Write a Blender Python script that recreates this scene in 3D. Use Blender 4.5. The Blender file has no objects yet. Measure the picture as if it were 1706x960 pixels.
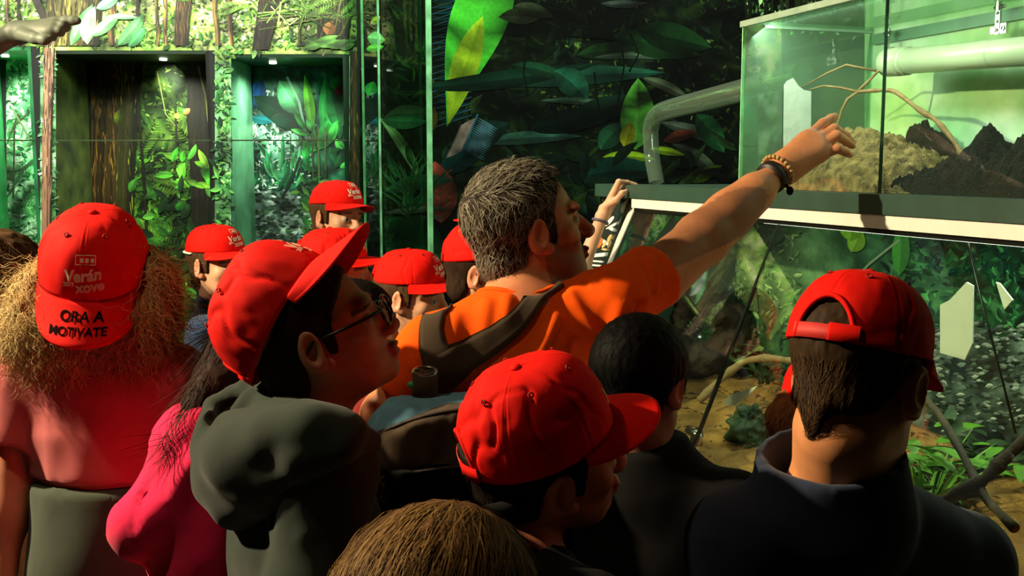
import bpy, math, random
import numpy as np
from mathutils import Vector, Matrix
from mathutils.bvhtree import BVHTree
random.seed(7); rng = np.random.default_rng(7)
scene = bpy.context.scene
COL = scene.collection
F = 1700.0; PITCH = math.atan(200/1700.0); CZ = 1.68
SP, CP = math.sin(PITCH), math.cos(PITCH)

def P(px, py, Y):
    """world point seen at photo pixel px,py at distance Y in front of the camera"""
    dx = (px-853)/F; dy = -(py-480)/F
    t = Y/(CP+dy*SP)
    return np.array([dx*t, Y, CZ+(-SP+dy*CP)*t])

def V3(*a): return np.array(a, float)
def nrm(v): v = np.asarray(v, float); return v/(np.linalg.norm(v)+1e-12)
def lin(c):
    c = np.asarray(c, float)/255.0
    return np.where(c <= .04045, c/12.92, ((c+.055)/1.055)**2.4)

# ------------------------------------------------------------------ noise
_perm = rng.permutation(4096).astype(np.int64); _val = rng.random(4096).astype(np.float32)
def vnoise(p, seed=0):
    p = np.asarray(p, np.float64); i = np.floor(p).astype(np.int64); f = p-i; f = f*f*(3-2*f)
    def h(a, b, c): return _val[(_perm[(_perm[(_perm[(a+seed*17) & 4095]+b) & 4095]+c) & 4095])]
    x, y, z = i[:, 0], i[:, 1], i[:, 2]; u, v, w = f[:, 0], f[:, 1], f[:, 2]
    r = 0
    for a in (0, 1):
        for b in (0, 1):
            for c in (0, 1):
                r = r + h(x+a, y+b, z+c)*(u if a else 1-u)*(v if b else 1-v)*(w if c else 1-w)
    return r*2-1
def fbm(p, seed=0, o=3):
    r = 0; a = 1.0
    for k in range(o):
        r = r+a*vnoise(p*(2.03**k), seed+k); a *= .5
    return r

# ------------------------------------------------------------------ signed distance fields and surface nets
def axis(lo, hi, fine, hf, hc):
    out = [lo]
    while out[-1] < hi:
        x = out[-1]
        h = hf if any(a-hc*.5 <= x <= b for a, b in fine) else hc
        out.append(x+h)
    return np.array(out, np.float64)

class Field:
    def __init__(s, ax, ay, az):
        s.a = (ax, ay, az); s.D = np.full((len(ax), len(ay), len(az)), 5.0, np.float32)
    @staticmethod
    def box(lo, hi, h): return Field(*[np.arange(lo[i], hi[i]+h, h) for i in range(3)])
    def apply(s, fn, lo, hi, k, op='u'):
        sl = []
        for i in range(3):
            a = np.searchsorted(s.a[i], lo[i]); b = np.searchsorted(s.a[i], hi[i])
            if b <= a: return
            sl.append(slice(a, b))
        sl = tuple(sl)
        X = s.a[0][sl[0]][:, None, None].astype(np.float32); Y = s.a[1][sl[1]][None, :, None].astype(np.float32); Z = s.a[2][sl[2]][None, None, :].astype(np.float32)
        d = fn(X, Y, Z); D = s.D[sl]; k = max(k, 1e-5)
        if op == 'u':
            h = np.maximum(k-np.abs(d-D), 0)/k; s.D[sl] = np.minimum(d, D)-h*h*k*.25
        elif op == 's':
            d = -d; h = np.maximum(k-np.abs(d-D), 0)/k; s.D[sl] = np.maximum(d, D)+h*h*k*.25
        elif op == 'i':
            h = np.maximum(k-np.abs(d-D), 0)/k; s.D[sl] = np.maximum(d, D)+h*h*k*.25
    def all(s, fn, k, op='i'):
        s.apply(fn, [a[0]-1 for a in s.a], [a[-1]+1 for a in s.a], k, op)
    def ell(s, c, r, R=None, k=.02, op='u', pad=.05):
        c = np.asarray(c, float); r = np.asarray(r, float)*np.ones(3); m = r.max()+pad
        R = np.eye(3) if R is None else R
        def fn(X, Y, Z):
            x, y, z = X-c[0], Y-c[1], Z-c[2]
            q = [x*R[0, i]+y*R[1, i]+z*R[2, i] for i in range(3)]
            k0 = np.sqrt(sum((q[i]/r[i])**2 for i in range(3))); k1 = np.sqrt(sum((q[i]/r[i]**2)**2 for i in range(3)))
            return k0*(k0-1)/(k1+1e-9)
        s.apply(fn, c-m, c+m, k, op)
    def rc(s, a, b, ra, rb, k=.02, op='u', pad=.05, cut=None):
        a = np.asarray(a, float); b = np.asarray(b, float); m = max(ra, rb)+pad
        ba = b-a; L2 = max(ba@ba, 1e-9)
        def fn(X, Y, Z):
            x, y, z = X-a[0], Y-a[1], Z-a[2]
            t = np.clip((x*ba[0]+y*ba[1]+z*ba[2])/L2, 0, 1)
            d = np.sqrt((x-t*ba[0])**2+(y-t*ba[1])**2+(z-t*ba[2])**2)-(ra+(rb-ra)*t)
            if cut:
                L = math.sqrt(L2); e = ((x-ba[0])*ba[0]+(y-ba[1])*ba[1]+(z-ba[2])*ba[2])/L
                d = np.maximum(d, e)
            return d
        s.apply(fn, np.minimum(a, b)-m, np.maximum(a, b)+m, k, op)
    def chain(s, pts, rad, k=.02, op='u', pad=.05):
        rad = np.ones(len(pts))*rad
        for i in range(len(pts)-1): s.rc(pts[i], pts[i+1], rad[i], rad[i+1], k, op, pad)
    def rbox(s, c, h, R=None, rd=.01, k=.005, op='u', pad=.05):
        c = np.asarray(c, float); h = np.asarray(h, float); R = np.eye(3) if R is None else R
        m = np.linalg.norm(h)+pad
        def fn(X, Y, Z):
            x, y, z = X-c[0], Y-c[1], Z-c[2]
            q = [np.abs(x*R[0, i]+y*R[1, i]+z*R[2, i])-(h[i]-rd) for i in range(3)]
            return np.sqrt(sum(np.maximum(t, 0)**2 for t in q))+np.minimum(np.maximum(np.maximum(q[0], q[1]), q[2]), 0)-rd
        s.apply(fn, c-m, c+m, k, op)
    def mesh(s):
        D = s.D; S = D < 0
        n = [k-1 for k in D.shape]
        c = [S[dx:n[0]+dx, dy:n[1]+dy, dz:n[2]+dz] for dx in (0, 1) for dy in (0, 1) for dz in (0, 1)]
        an = c[0].copy(); al = c[0].copy()
        for q in c[1:]: an |= q; al &= q
        I = np.argwhere(an & ~al); vid = np.full(n, -1, np.int64); vid[tuple(I.T)] = np.arange(len(I))
        acc = np.zeros((len(I), 3)); cnt = np.zeros(len(I))
        for ax in range(3):
            o1, o2 = [q for q in range(3) if q != ax]
            for u in (0, 1):
                for v in (0, 1):
                    a = I.copy(); a[:, o1] += u; a[:, o2] += v; b = a.copy(); b[:, ax] += 1
                    da = D[tuple(a.T)].astype(float); db = D[tuple(b.T)].astype(float); m = (da < 0) != (db < 0)
                    t = np.where(m, da/np.where(m, da-db, 1), 0)
                    pt = np.stack([s.a[q][a[:, q]] for q in range(3)], 1)
                    pt[:, ax] += t*(s.a[ax][b[:, ax]]-s.a[ax][a[:, ax]])
                    acc += pt*m[:, None]; cnt += m
        V = acc/np.maximum(cnt, 1)[:, None]
        Q = []
        for ax in range(3):
            o1, o2 = (ax+1) % 3, (ax+2) % 3
            lo = [slice(None)]*3; lo[ax] = slice(0, -1); hi = [slice(None)]*3; hi[ax] = slice(1, None)
            E = np.argwhere(S[tuple(lo)] != S[tuple(hi)])
            ok = (E[:, o1] > 0) & (E[:, o2] > 0) & (E[:, o1] < n[o1]) & (E[:, o2] < n[o2]); E = E[ok]
            if not len(E): continue
            ins = S[tuple(E.T)]
            def cell(d1, d2):
                q = E.copy(); q[:, o1] += d1; q[:, o2] += d2; return vid[tuple(q.T)]
            f = np.stack([cell(-1, -1), cell(0, -1), cell(0, 0), cell(-1, 0)], 1)
            f[~ins] = f[~ins][:, ::-1]; Q.append(f)
        return V, (np.concatenate(Q) if Q else np.zeros((0, 4), int))

def relax(V, Q, it=1, w=.5):
    for _ in range(it):
        A = np.zeros_like(V); C = np.zeros(len(V))
        for i in range(4):
            for j in ((i+1) % 4, (i+3) % 4):
                np.add.at(A, Q[:, i], V[Q[:, j]]); np.add.at(C, Q[:, i], 1)
        V = V*(1-w)+w*A/np.maximum(C, 1)[:, None]
    return V
def normals(V, Q):
    n = np.cross(V[Q[:, 2]]-V[Q[:, 0]], V[Q[:, 3]]-V[Q[:, 1]]); N = np.zeros_like(V)
    for i in range(4): np.add.at(N, Q[:, i], n)
    return N/(np.linalg.norm(N, axis=1)[:, None]+1e-12)

# ------------------------------------------------------------------ objects
def mkmesh(name, V, faces, mats, colors=None, smooth=True, fmat=None):
    me = bpy.data.meshes.new(name); V = np.asarray(V, np.float32)
    if isinstance(faces, np.ndarray) and faces.ndim == 2:
        lt = np.full(len(faces), faces.shape[1]); flat = faces.ravel()
    else:
        lt = np.array([len(f) for f in faces]); flat = np.array([i for f in faces for i in f])
    me.vertices.add(len(V)); me.vertices.foreach_set('co', V.ravel())
    me.loops.add(len(flat)); me.loops.foreach_set('vertex_index', flat.astype(np.int32))
    me.polygons.add(len(lt)); st = np.concatenate([[0], np.cumsum(lt)[:-1]]) if len(lt) else np.zeros(0)
    me.polygons.foreach_set('loop_start', st.astype(np.int32)); me.polygons.foreach_set('loop_total', lt.astype(np.int32))
    me.polygons.foreach_set('use_smooth', np.full(len(lt), smooth))
    for m in (mats if isinstance(mats, (list, tuple)) else [mats]): me.materials.append(m)
    if fmat is not None: me.polygons.foreach_set('material_index', np.asarray(fmat, np.int32))
    if colors is not None:
        c = np.ones((len(V), 4), np.float32); c[:, :3] = colors
        at = me.color_attributes.new('Col', 'FLOAT_COLOR', 'POINT'); at.data.foreach_set('color', c.ravel())
    me.update(calc_edges=True); me.validate()
    return me
def obj(name, V, faces, mats, parent=None, base=None, colors=None, smooth=True, fmat=None):
    """one mesh object; coordinates are given in world space, a child is stored relative to its root's base"""
    if parent is not None:
        r = parent; b = np.zeros(3)
        while r is not None: b = b+np.array(r.location); r = r.parent
    else: b = np.zeros(3) if base is None else np.asarray(base, float)
    me = mkmesh(name, np.asarray(V, float)-b, faces, mats, colors, smooth, fmat)
    o = bpy.data.objects.new(name, me); COL.objects.link(o)
    if parent is not None: o.parent = parent
    else: o.location = b
    return o
def empty(name, loc):
    o = bpy.data.objects.new(name, None); COL.objects.link(o); o.location = loc; o.empty_display_size = .05; return o
def tag(o, label, cat=None, group=None, kind=None):
    if label: o['label'] = label
    if cat: o['category'] = cat
    if group: o['group'] = group
    if kind: o['kind'] = kind
    return o

class MB:
    """collects simple solids into one mesh"""
    def __init__(s): s.v = []; s.f = []; s.n = 0
    def add(s, V, Fc):
        s.v.append(np.asarray(V, float)); s.f += [tuple(int(i)+s.n for i in f) for f in Fc]; s.n += len(V); return s
    def hexa(s, c8):
        return s.add(c8, [(0, 3, 2, 1), (4, 5, 6, 7), (0, 1, 5, 4), (1, 2, 6, 5), (2, 3, 7, 6), (3, 0, 4, 7)])
    def box(s, c, h, R=None):
        R = np.eye(3) if R is None else R
        q = np.array([(-1, -1, -1), (1, -1, -1), (1, 1, -1), (-1, 1, -1), (-1, -1, 1), (1, -1, 1), (1, 1, 1), (-1, 1, 1)], float)*np.asarray(h)
        return s.hexa(np.asarray(c)+q@R.T)
    def tube(s, pts, rad, n=10, cap=True, flat=1.0):
        pts = np.asarray(pts, float); rad = np.ones(len(pts))*rad; V = []; up = None
        for i in range(len(pts)):
            t = nrm(pts[min(i+1, len(pts)-1)]-pts[max(i-1, 0)])
            if up is None: up = nrm(np.cross(t, (0, 0, 1) if abs(t[2]) < .9 else (1, 0, 0)))
            up = nrm(up-t*(up@t)); w = np.cross(t, up)
            for j in range(n):
                a = 2*math.pi*j/n; V.append(pts[i]+rad[i]*(math.cos(a)*up+flat*math.sin(a)*w))
        Fc = []
        for i in range(len(pts)-1):
            for j in range(n): Fc.append((i*n+j, i*n+(j+1) % n, (i+1)*n+(j+1) % n, (i+1)*n+j))
        if cap: Fc.append(tuple(range(n-1, -1, -1))); Fc.append(tuple((len(pts)-1)*n+j for j in range(n)))
        return s.add(V, Fc)
    def torus(s, c, ax, R, r, n=24, m=8):
        ax = nrm(ax); u = nrm(np.cross(ax, (0, 0, 1) if abs(ax[2]) < .9 else (1, 0, 0))); v = np.cross(ax, u); V = []; Fc = []
        for i in range(n):
            a = 2*math.pi*i/n; d = math.cos(a)*u+math.sin(a)*v
            for j in range(m):
                b = 2*math.pi*j/m; V.append(np.asarray(c)+d*(R+r*math.cos(b))+ax*r*math.sin(b))
        for i in range(n):
            for j in range(m): Fc.append((i*m+j, ((i+1) % n)*m+j, ((i+1) % n)*m+(j+1) % m, i*m+(j+1) % m))
        return s.add(V, Fc)
    def ball(s, c, r, R=None, nu=14, nv=9):
        r = np.ones(3)*r; R = np.eye(3) if R is None else R; V = []; Fc = []
        for i in range(nv+1):
            p = math.pi*i/nv
            for j in range(nu):
                a = 2*math.pi*j/nu; V.append(np.asarray(c)+R@(r*np.array([math.sin(p)*math.cos(a), math.sin(p)*math.sin(a), math.cos(p)])))
        for i in range(nv):
            for j in range(nu): Fc.append((i*nu+j, (i+1)*nu+j, (i+1)*nu+(j+1) % nu, i*nu+(j+1) % nu))
        return s.add(V, Fc)
    def build(s, name, mat, parent=None, base=None, smooth=False, colors=None):
        return obj(name, np.concatenate(s.v), s.f, mat, parent, base, colors, smooth)

# ------------------------------------------------------------------ materials
def newmat(name):
    m = bpy.data.materials.new(name); m.use_nodes = True; nt = m.node_tree
    return m, nt, nt.nodes['Principled BSDF']
def N(nt, t, **k):
    n = nt.nodes.new(t)
    for a, b in k.items():
        if a in n.inputs: n.inputs[a].default_value = b
        else: setattr(n, a, b)
    return n
def mat(name, rgb, rough=.6, metal=0, noise=None, bump=None, attr=False, spec=.5, sheen=0, alpha=None):
    """procedural material: colour (or the painted print 'Col') with noise variation and a noise bump"""
    m, nt, bs = newmat(name); c = tuple(lin(rgb))+(1,)
    bs.inputs['Roughness'].default_value = rough; bs.inputs['Metallic'].default_value = metal
    bs.inputs['Specular IOR Level'].default_value = spec
    if sheen: bs.inputs['Sheen Weight'].default_value = sheen; bs.inputs['Sheen Roughness'].default_value = .6
    src = None
    if attr:
        src = N(nt, 'ShaderNodeVertexColor', layer_name='Col').outputs['Color']
    tc = N(nt, 'ShaderNodeTexCoord')
    if noise:
        sc, amt = noise[0], noise[1]
        nz = N(nt, 'ShaderNodeTexNoise', Scale=sc, Detail=4.0); nt.links.new(tc.outputs['Object'], nz.inputs['Vector'])
        hs = N(nt, 'ShaderNodeHueSaturation')
        mr = N(nt, 'ShaderNodeMapRange'); mr.inputs['From Min'].default_value = .3; mr.inputs['From Max'].default_value = .7
        mr.inputs['To Min'].default_value = 1-amt; mr.inputs['To Max'].default_value = 1+amt
        nt.links.new(nz.outputs['Fac'], mr.inputs['Value']); nt.links.new(mr.outputs['Result'], hs.inputs['Value'])
        if src: nt.links.new(src, hs.inputs['Color'])
        else: hs.inputs['Color'].default_value = c
        src = hs.outputs['Color']
    if src: nt.links.new(src, bs.inputs['Base Color'])
    else: bs.inputs['Base Color'].default_value = c
    if bump:
        nb = N(nt, 'ShaderNodeTexNoise', Scale=bump[0], Detail=3.0); nt.links.new(tc.outputs['Object'], nb.inputs['Vector'])
        bp = N(nt, 'ShaderNodeBump', Strength=bump[1], Distance=bump[2] if len(bump) > 2 else .002)
        nt.links.new(nb.outputs['Fac'], bp.inputs['Height']); nt.links.new(bp.outputs['Normal'], bs.inputs['Normal'])
    return m
def glassmat(name, tint=(235, 250, 240), refl=1.0, ior=1.5, milky=0):
    m = bpy.data.materials.new(name); m.use_nodes = True; nt = m.node_tree; nt.nodes.clear()
    o = N(nt, 'ShaderNodeOutputMaterial'); mx = N(nt, 'ShaderNodeMixShader'); lw = N(nt, 'ShaderNodeLayerWeight'); ge = N(nt, 'ShaderNodeNewGeometry')
    pw = N(nt, 'ShaderNodeMath', operation='POWER'); pw.inputs[1].default_value = 5; ma = N(nt, 'ShaderNodeMath', operation='MULTIPLY_ADD'); ma.inputs[1].default_value = .9; ma.inputs[2].default_value = ((ior-1)/(ior+1))**2*1.6
    bf = N(nt, 'ShaderNodeMath', operation='SUBTRACT'); bf.inputs[0].default_value = 1; mu = N(nt, 'ShaderNodeMath', operation='MULTIPLY')
    nt.links.new(lw.outputs['Facing'], pw.inputs[0]); nt.links.new(pw.outputs[0], ma.inputs[0]); nt.links.new(ge.outputs['Backfacing'], bf.inputs[1]); nt.links.new(ma.outputs[0], mu.inputs[0]); nt.links.new(bf.outputs[0], mu.inputs[1])
    tr = N(nt, 'ShaderNodeBsdfTransparent'); tr.inputs['Color'].default_value = tuple(lin(tint))+(1,)
    gl = N(nt, 'ShaderNodeBsdfGlossy', Roughness=.02); gl.inputs['Color'].default_value = (refl, refl, refl, 1)
    nt.links.new(mu.outputs[0], mx.inputs[0]); nt.links.new(tr.outputs[0], mx.inputs[1]); nt.links.new(gl.outputs[0], mx.inputs[2])
    if milky:
        df = N(nt, 'ShaderNodeBsdfDiffuse'); df.inputs['Color'].default_value = (.55, .8, .6, 1); m2 = N(nt, 'ShaderNodeMixShader'); m2.inputs[0].default_value = milky
        nt.links.new(mx.outputs[0], m2.inputs[1]); nt.links.new(df.outputs[0], m2.inputs[2]); nt.links.new(m2.outputs[0], o.inputs[0])
    else: nt.links.new(mx.outputs[0], o.inputs[0])
    return m
def emitmat(name, rgb, st):
    m, nt, bs = newmat(name); bs.inputs['Emission Color'].default_value = tuple(lin(rgb))+(1,); bs.inputs['Emission Strength'].default_value = st
    return m
# ------------------------------------------------------------------ head frame
class Fr:
    def __init__(s, c, yaw=0, pitch=0, roll=0, sc=1.0):
        y, p, r = map(math.radians, (yaw, pitch, roll))
        f = V3(math.sin(y)*math.cos(p), math.cos(y)*math.cos(p), math.sin(p)); x0 = V3(math.cos(y), -math.sin(y), 0); u0 = np.cross(x0, f)
        u = u0*math.cos(r)+x0*math.sin(r); x = x0*math.cos(r)-u0*math.sin(r)
        s.o = np.asarray(c, float); s.R = np.stack([x, f, u], 1); s.s = sc
    def w(s, *l):
        l = np.asarray(l if len(l) > 1 else l[0], float); return s.o+s.s*(l@s.R.T)
    def d(s, *l): return np.asarray(l, float)@s.R.T
    def loc(s, p): return ((np.asarray(p)-s.o)@s.R)/s.s
    def ell(s, fd, c, r, k=.02, op='u', R=None):
        fd.ell(s.w(*c), np.asarray(r)*s.s, s.R if R is None else s.R@R, k*s.s, op, .04*s.s)
    def rc(s, fd, a, b, ra, rb, k=.02, op='u'):
        fd.rc(s.w(*a), s.w(*b), ra*s.s, rb*s.s, k*s.s, op, .04*s.s)
def rotx(a): c, s = math.cos(a), math.sin(a); return np.array([[1, 0, 0], [0, c, -s], [0, s, c]])
def roty(a): c, s = math.cos(a), math.sin(a); return np.array([[c, 0, s], [0, 1, 0], [-s, 0, c]])
def rotz(a): c, s = math.cos(a), math.sin(a); return np.array([[c, -s, 0], [s, c, 0], [0, 0, 1]])

def head_sdf(fd, fr, child=True, neck=True):
    e = fr.ell; L = (lambda z: z*.9) if child else (lambda z: z); ny = .111 if child else .118; cr = .017 if child else .019
    e(fd, (0, -.014, .034), (.0745, .096, .083), .02)
    e(fd, (0, .028, L(-.025)), (.06, .064, .086 if not child else .08), .03)
    j = .038 if child else .048
    e(fd, (0, .044, L(-.082)), (j, .042, .032), .03)
    e(fd, (0, .074, L(-.1)), (.018, .016, .015), .02)
    for m in (-1, 1):
        fr.rc(fd, (m*.056, .0, L(-.05)), (m*.034, .05, L(-.09)), .011, .011, .03)      # jaw line
        e(fd, (m*.042, .06, L(-.032)), (cr, cr, cr), .02)                       # cheek
        e(fd, (m*.028, .083, .017), (.026, .012, .009), .012)                   # brow
        e(fd, (m*.032, .1, -.008), (.018, .017, .0135), .01, 's')               # eye socket
        e(fd, (m*.031, .0765, -.009), (.0135, .0135, .0125), .003)              # eyeball
        e(fd, (m*.0105, ny-.012, L(-.0425)), (.008, .0095, .0065), .007)        # nostril wing
        E = rotz(m*-.42)@rotx(-.18)
        e(fd, (m*.079, -.006, -.012), (.0085, .02, .033), .006, 'u', E)         # ear
        e(fd, (m*.0875, .0, -.008), (.007, .0125, .022), .004, 's', E)
        e(fd, (m*.076, .008, -.037), (.007, .011, .011), .006)                  # lobe
    fr.rc(fd, (0, .088, .004), (0, ny-.002, L(-.036)), .008, .0105, .012)
    e(fd, (0, .097, L(-.067)), (.021, .008, .0055), .007); e(fd, (0, .094, L(-.0785)), (.018, .0085, .006), .007)
    e(fd, (0, .106, L(-.0725)), (.024, .006, .002), .004, 's')
    if neck:
        pass

def skin_color(fr, V, base, lip=(176, 92, 84), iris=(60, 38, 25), brow=(52, 36, 26), stubble=0):
    q = fr.loc(V); C = np.tile(lin(base), (len(V), 1)); x, y, z = np.abs(q[:, 0]), q[:, 1], q[:, 2]
    n = fbm(V*60, 3, 2)[:, None]; C = C*(1+.07*n)
    def put(m, col, a=1.0): C[m] = C[m]*(1-a)+lin(col)*a
    put((y > .05) & (x < .05) & (np.abs(z+.035) < .02) & (x > .025), (205, 110, 90), .25)
    put((x > .07) & (y < .03), (205, 105, 85), .3)
    put((y > .09) & (x < .023) & (np.abs(z+.072) < .012), lip, .8)
    if stubble: put((y > .0) & (z < -.04) & (z > -.14) & (x < .075), (70, 52, 44), stubble)
    eye = (np.abs(x-.031) < .0165) & (np.abs(z+.009) < .0078*np.sqrt(np.maximum(0, 1-((x-.031)/.0165)**2))) & (y > .06)
    put(eye, (178, 168, 158)); put(eye & ((x-.031)**2+(z+.009)**2 < .0062**2), iris)
    put((np.abs(z-.013-.12*(.034-x)) < .0042) & (x > .012) & (x < .052) & (y > .05), brow, .85)
    return C

SEED = [0]
def hairline(q, kind='short'):
    """height below which there is no hair, as a function of the position seen from the side"""
    y = q[1]; xs = [-.2, -.085, -.06, -.042, -.03, -.022, .0, .012, .016, .03, .034, .05, .066, .082, .13]
    zs = [-.1, -.1, -.095, -.078, -.06, -.005, .006, .006, -.028, -.03, .012, .034, .052, .075, .35]
    return np.interp(y, xs, zs)

def hair_field(fr, kind='short', th=.008, h=.0035, extra=None, clip=None):
    lo = fr.o-.19*fr.s; hi = fr.o+.19*fr.s
    fd = Field.box(lo, hi, h)
    t = th
    fr.ell(fd, (0, -.014, .034), (.0745+t, .096+t, .083+t), .02); fr.ell(fd, (0, .028, -.025), (.061+t, .062+t*.5, .086), .03)
    fr.ell(fd, (0, -.05, -.05), (.05+t, .045+t, .05), .03)
    R = fr.R; o = fr.o; s = fr.s
    def cutf(X, Y, Z):
        x, y, z = X-o[0], Y-o[1], Z-o[2]
        q = [(x*R[0, i]+y*R[1, i]+z*R[2, i])/s for i in range(3)]
        hl = hairline(q) if extra is None else extra(q)
        return (hl-q[2])*.7*s
    fd.all(cutf, .006*s)
    if clip is not None:
        def cl(X, Y, Z):
            x, y, z = X-o[0], Y-o[1], Z-o[2]
            q = [(x*R[0, i]+y*R[1, i]+z*R[2, i])/s for i in range(3)]
            return clip(q)*s
        fd.all(cl, .004*s)
    return fd

def hair_mesh(name, fr, parent, m, fd, col, amp=.0015, stretch=(160, 160, 40), var=.35):
    V, Q = fd.mesh(); V = relax(V, Q, 1); Nn = normals(V, Q); q = fr.loc(V)
    n = fbm(q*np.array(stretch), 5, 3); V = V+Nn*(amp*n)[:, None]
    C = lin(col)*(1+var*fbm(q*np.array(stretch)*1.7, 9, 2)[:, None])
    return obj(name, V, Q, m, parent, colors=np.clip(C, 0, 1)), (V, Q, Nn)

def strands(name, parent, m, V, Q, Nn, n, dirf, length, width, col, col2, lift=.15, seg=5, mask=None, curl=0, grav=0, jit=.35, stick=True, seed=1, vary=.5):
    """hair strands: thin tapered ribbons combed along dirf(p), rooted on the hair surface"""
    r = np.random.default_rng(seed)
    cen = V[Q].mean(1); area = np.linalg.norm(np.cross(V[Q[:, 2]]-V[Q[:, 0]], V[Q[:, 3]]-V[Q[:, 1]]), axis=1)
    if mask is not None: area = area*mask(cen)
    pick = r.choice(len(Q), n, p=area/area.sum()); w = r.dirichlet(np.ones(4), n)
    p = (V[Q[pick]]*w[:, :, None]).sum(1); nn = Nn[Q[pick]].mean(1); nn /= np.linalg.norm(nn, axis=1)[:, None]
    d = dirf(p)+jit*r.normal(size=(n, 3)); L = length*(1-vary+vary*2*r.random(n))
    ph = r.random(n)*6.28; bv = None
    if stick:
        bv = BVHTree.FromPolygons([tuple(v) for v in V], [tuple(map(int, f)) for f in Q])
    pts = [p.copy()]; cur = p.copy()
    for k in range(seg):
        d = d-nn*(d*nn).sum(1)[:, None]*(1-lift); d /= np.linalg.norm(d, axis=1)[:, None]+1e-9
        cur = cur+d*(L/seg)[:, None]
        if curl:
            side = np.cross(d, nn); cur = cur+(side*np.cos(ph+k*1.9)[:, None]+nn*np.sin(ph+k*1.9)[:, None])*curl
        if bv is not None:
            for i in range(n):
                hit, hn, _, dist = bv.find_nearest(cur[i])
                if hit is not None:
                    off = (cur[i]-np.array(hit))@np.array(hn)
                    tgt = .0012+lift*(k+1)*.004
                    cur[i] = np.array(hit)+np.array(hn)*max(min(off, tgt*2), tgt*.5); nn[i] = hn
        d = d+V3(0, 0, -grav); pts.append(cur.copy())
    pts = np.stack(pts, 1); cam = V3(0, 0, CZ)
    VV = np.zeros((n, seg+1, 2, 3))
    for k in range(seg+1):
        t = pts[:, min(k+1, seg)]-pts[:, max(k-1, 0)]
        sd = np.cross(t, pts[:, k]-p+nn*1.0); sd /= np.linalg.norm(sd, axis=1)[:, None]+1e-9
        wd = width*(1-.8*(k/seg)**2)
        VV[:, k, 0] = pts[:, k]-sd*wd*.5; VV[:, k, 1] = pts[:, k]+sd*wd*.5
    base = np.arange(n)[:, None]*(seg+1)*2; fs = []
    for k in range(seg):
        fs.append(np.concatenate([base+2*k, base+2*k+1, base+2*k+3, base+2*k+2], 1))
    mix = r.random(n)[:, None]; c = lin(col)*(1-mix)+lin(col2)*mix; C = np.repeat(c, (seg+1)*2, 0)
    return obj(name, VV.reshape(-1, 3), np.concatenate(fs), m, parent, colors=C)

# ------------------------------------------------------------------ caps
_txt = {}
def textmesh(t, bold=.0, shear=0):
    key = (t, bold, shear)
    if key not in _txt:
        c = bpy.data.curves.new('t', 'FONT'); c.body = t; c.size = 1; c.align_x = 'CENTER'; c.offset = bold; c.shear = shear; c.resolution_u = 3
        o = bpy.data.objects.new('t', c); COL.objects.link(o)
        dg = bpy.context.evaluated_depsgraph_get(); me = bpy.data.meshes.new_from_object(o.evaluated_get(dg))
        v = np.zeros(len(me.vertices)*3); me.vertices.foreach_get('co', v); fs = [tuple(p.vertices) for p in me.polygons]
        bpy.data.objects.remove(o); bpy.data.curves.remove(c); bpy.data.meshes.remove(me)
        _txt[key] = (v.reshape(-1, 3)[:, :2], fs)
    return _txt[key]

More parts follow.
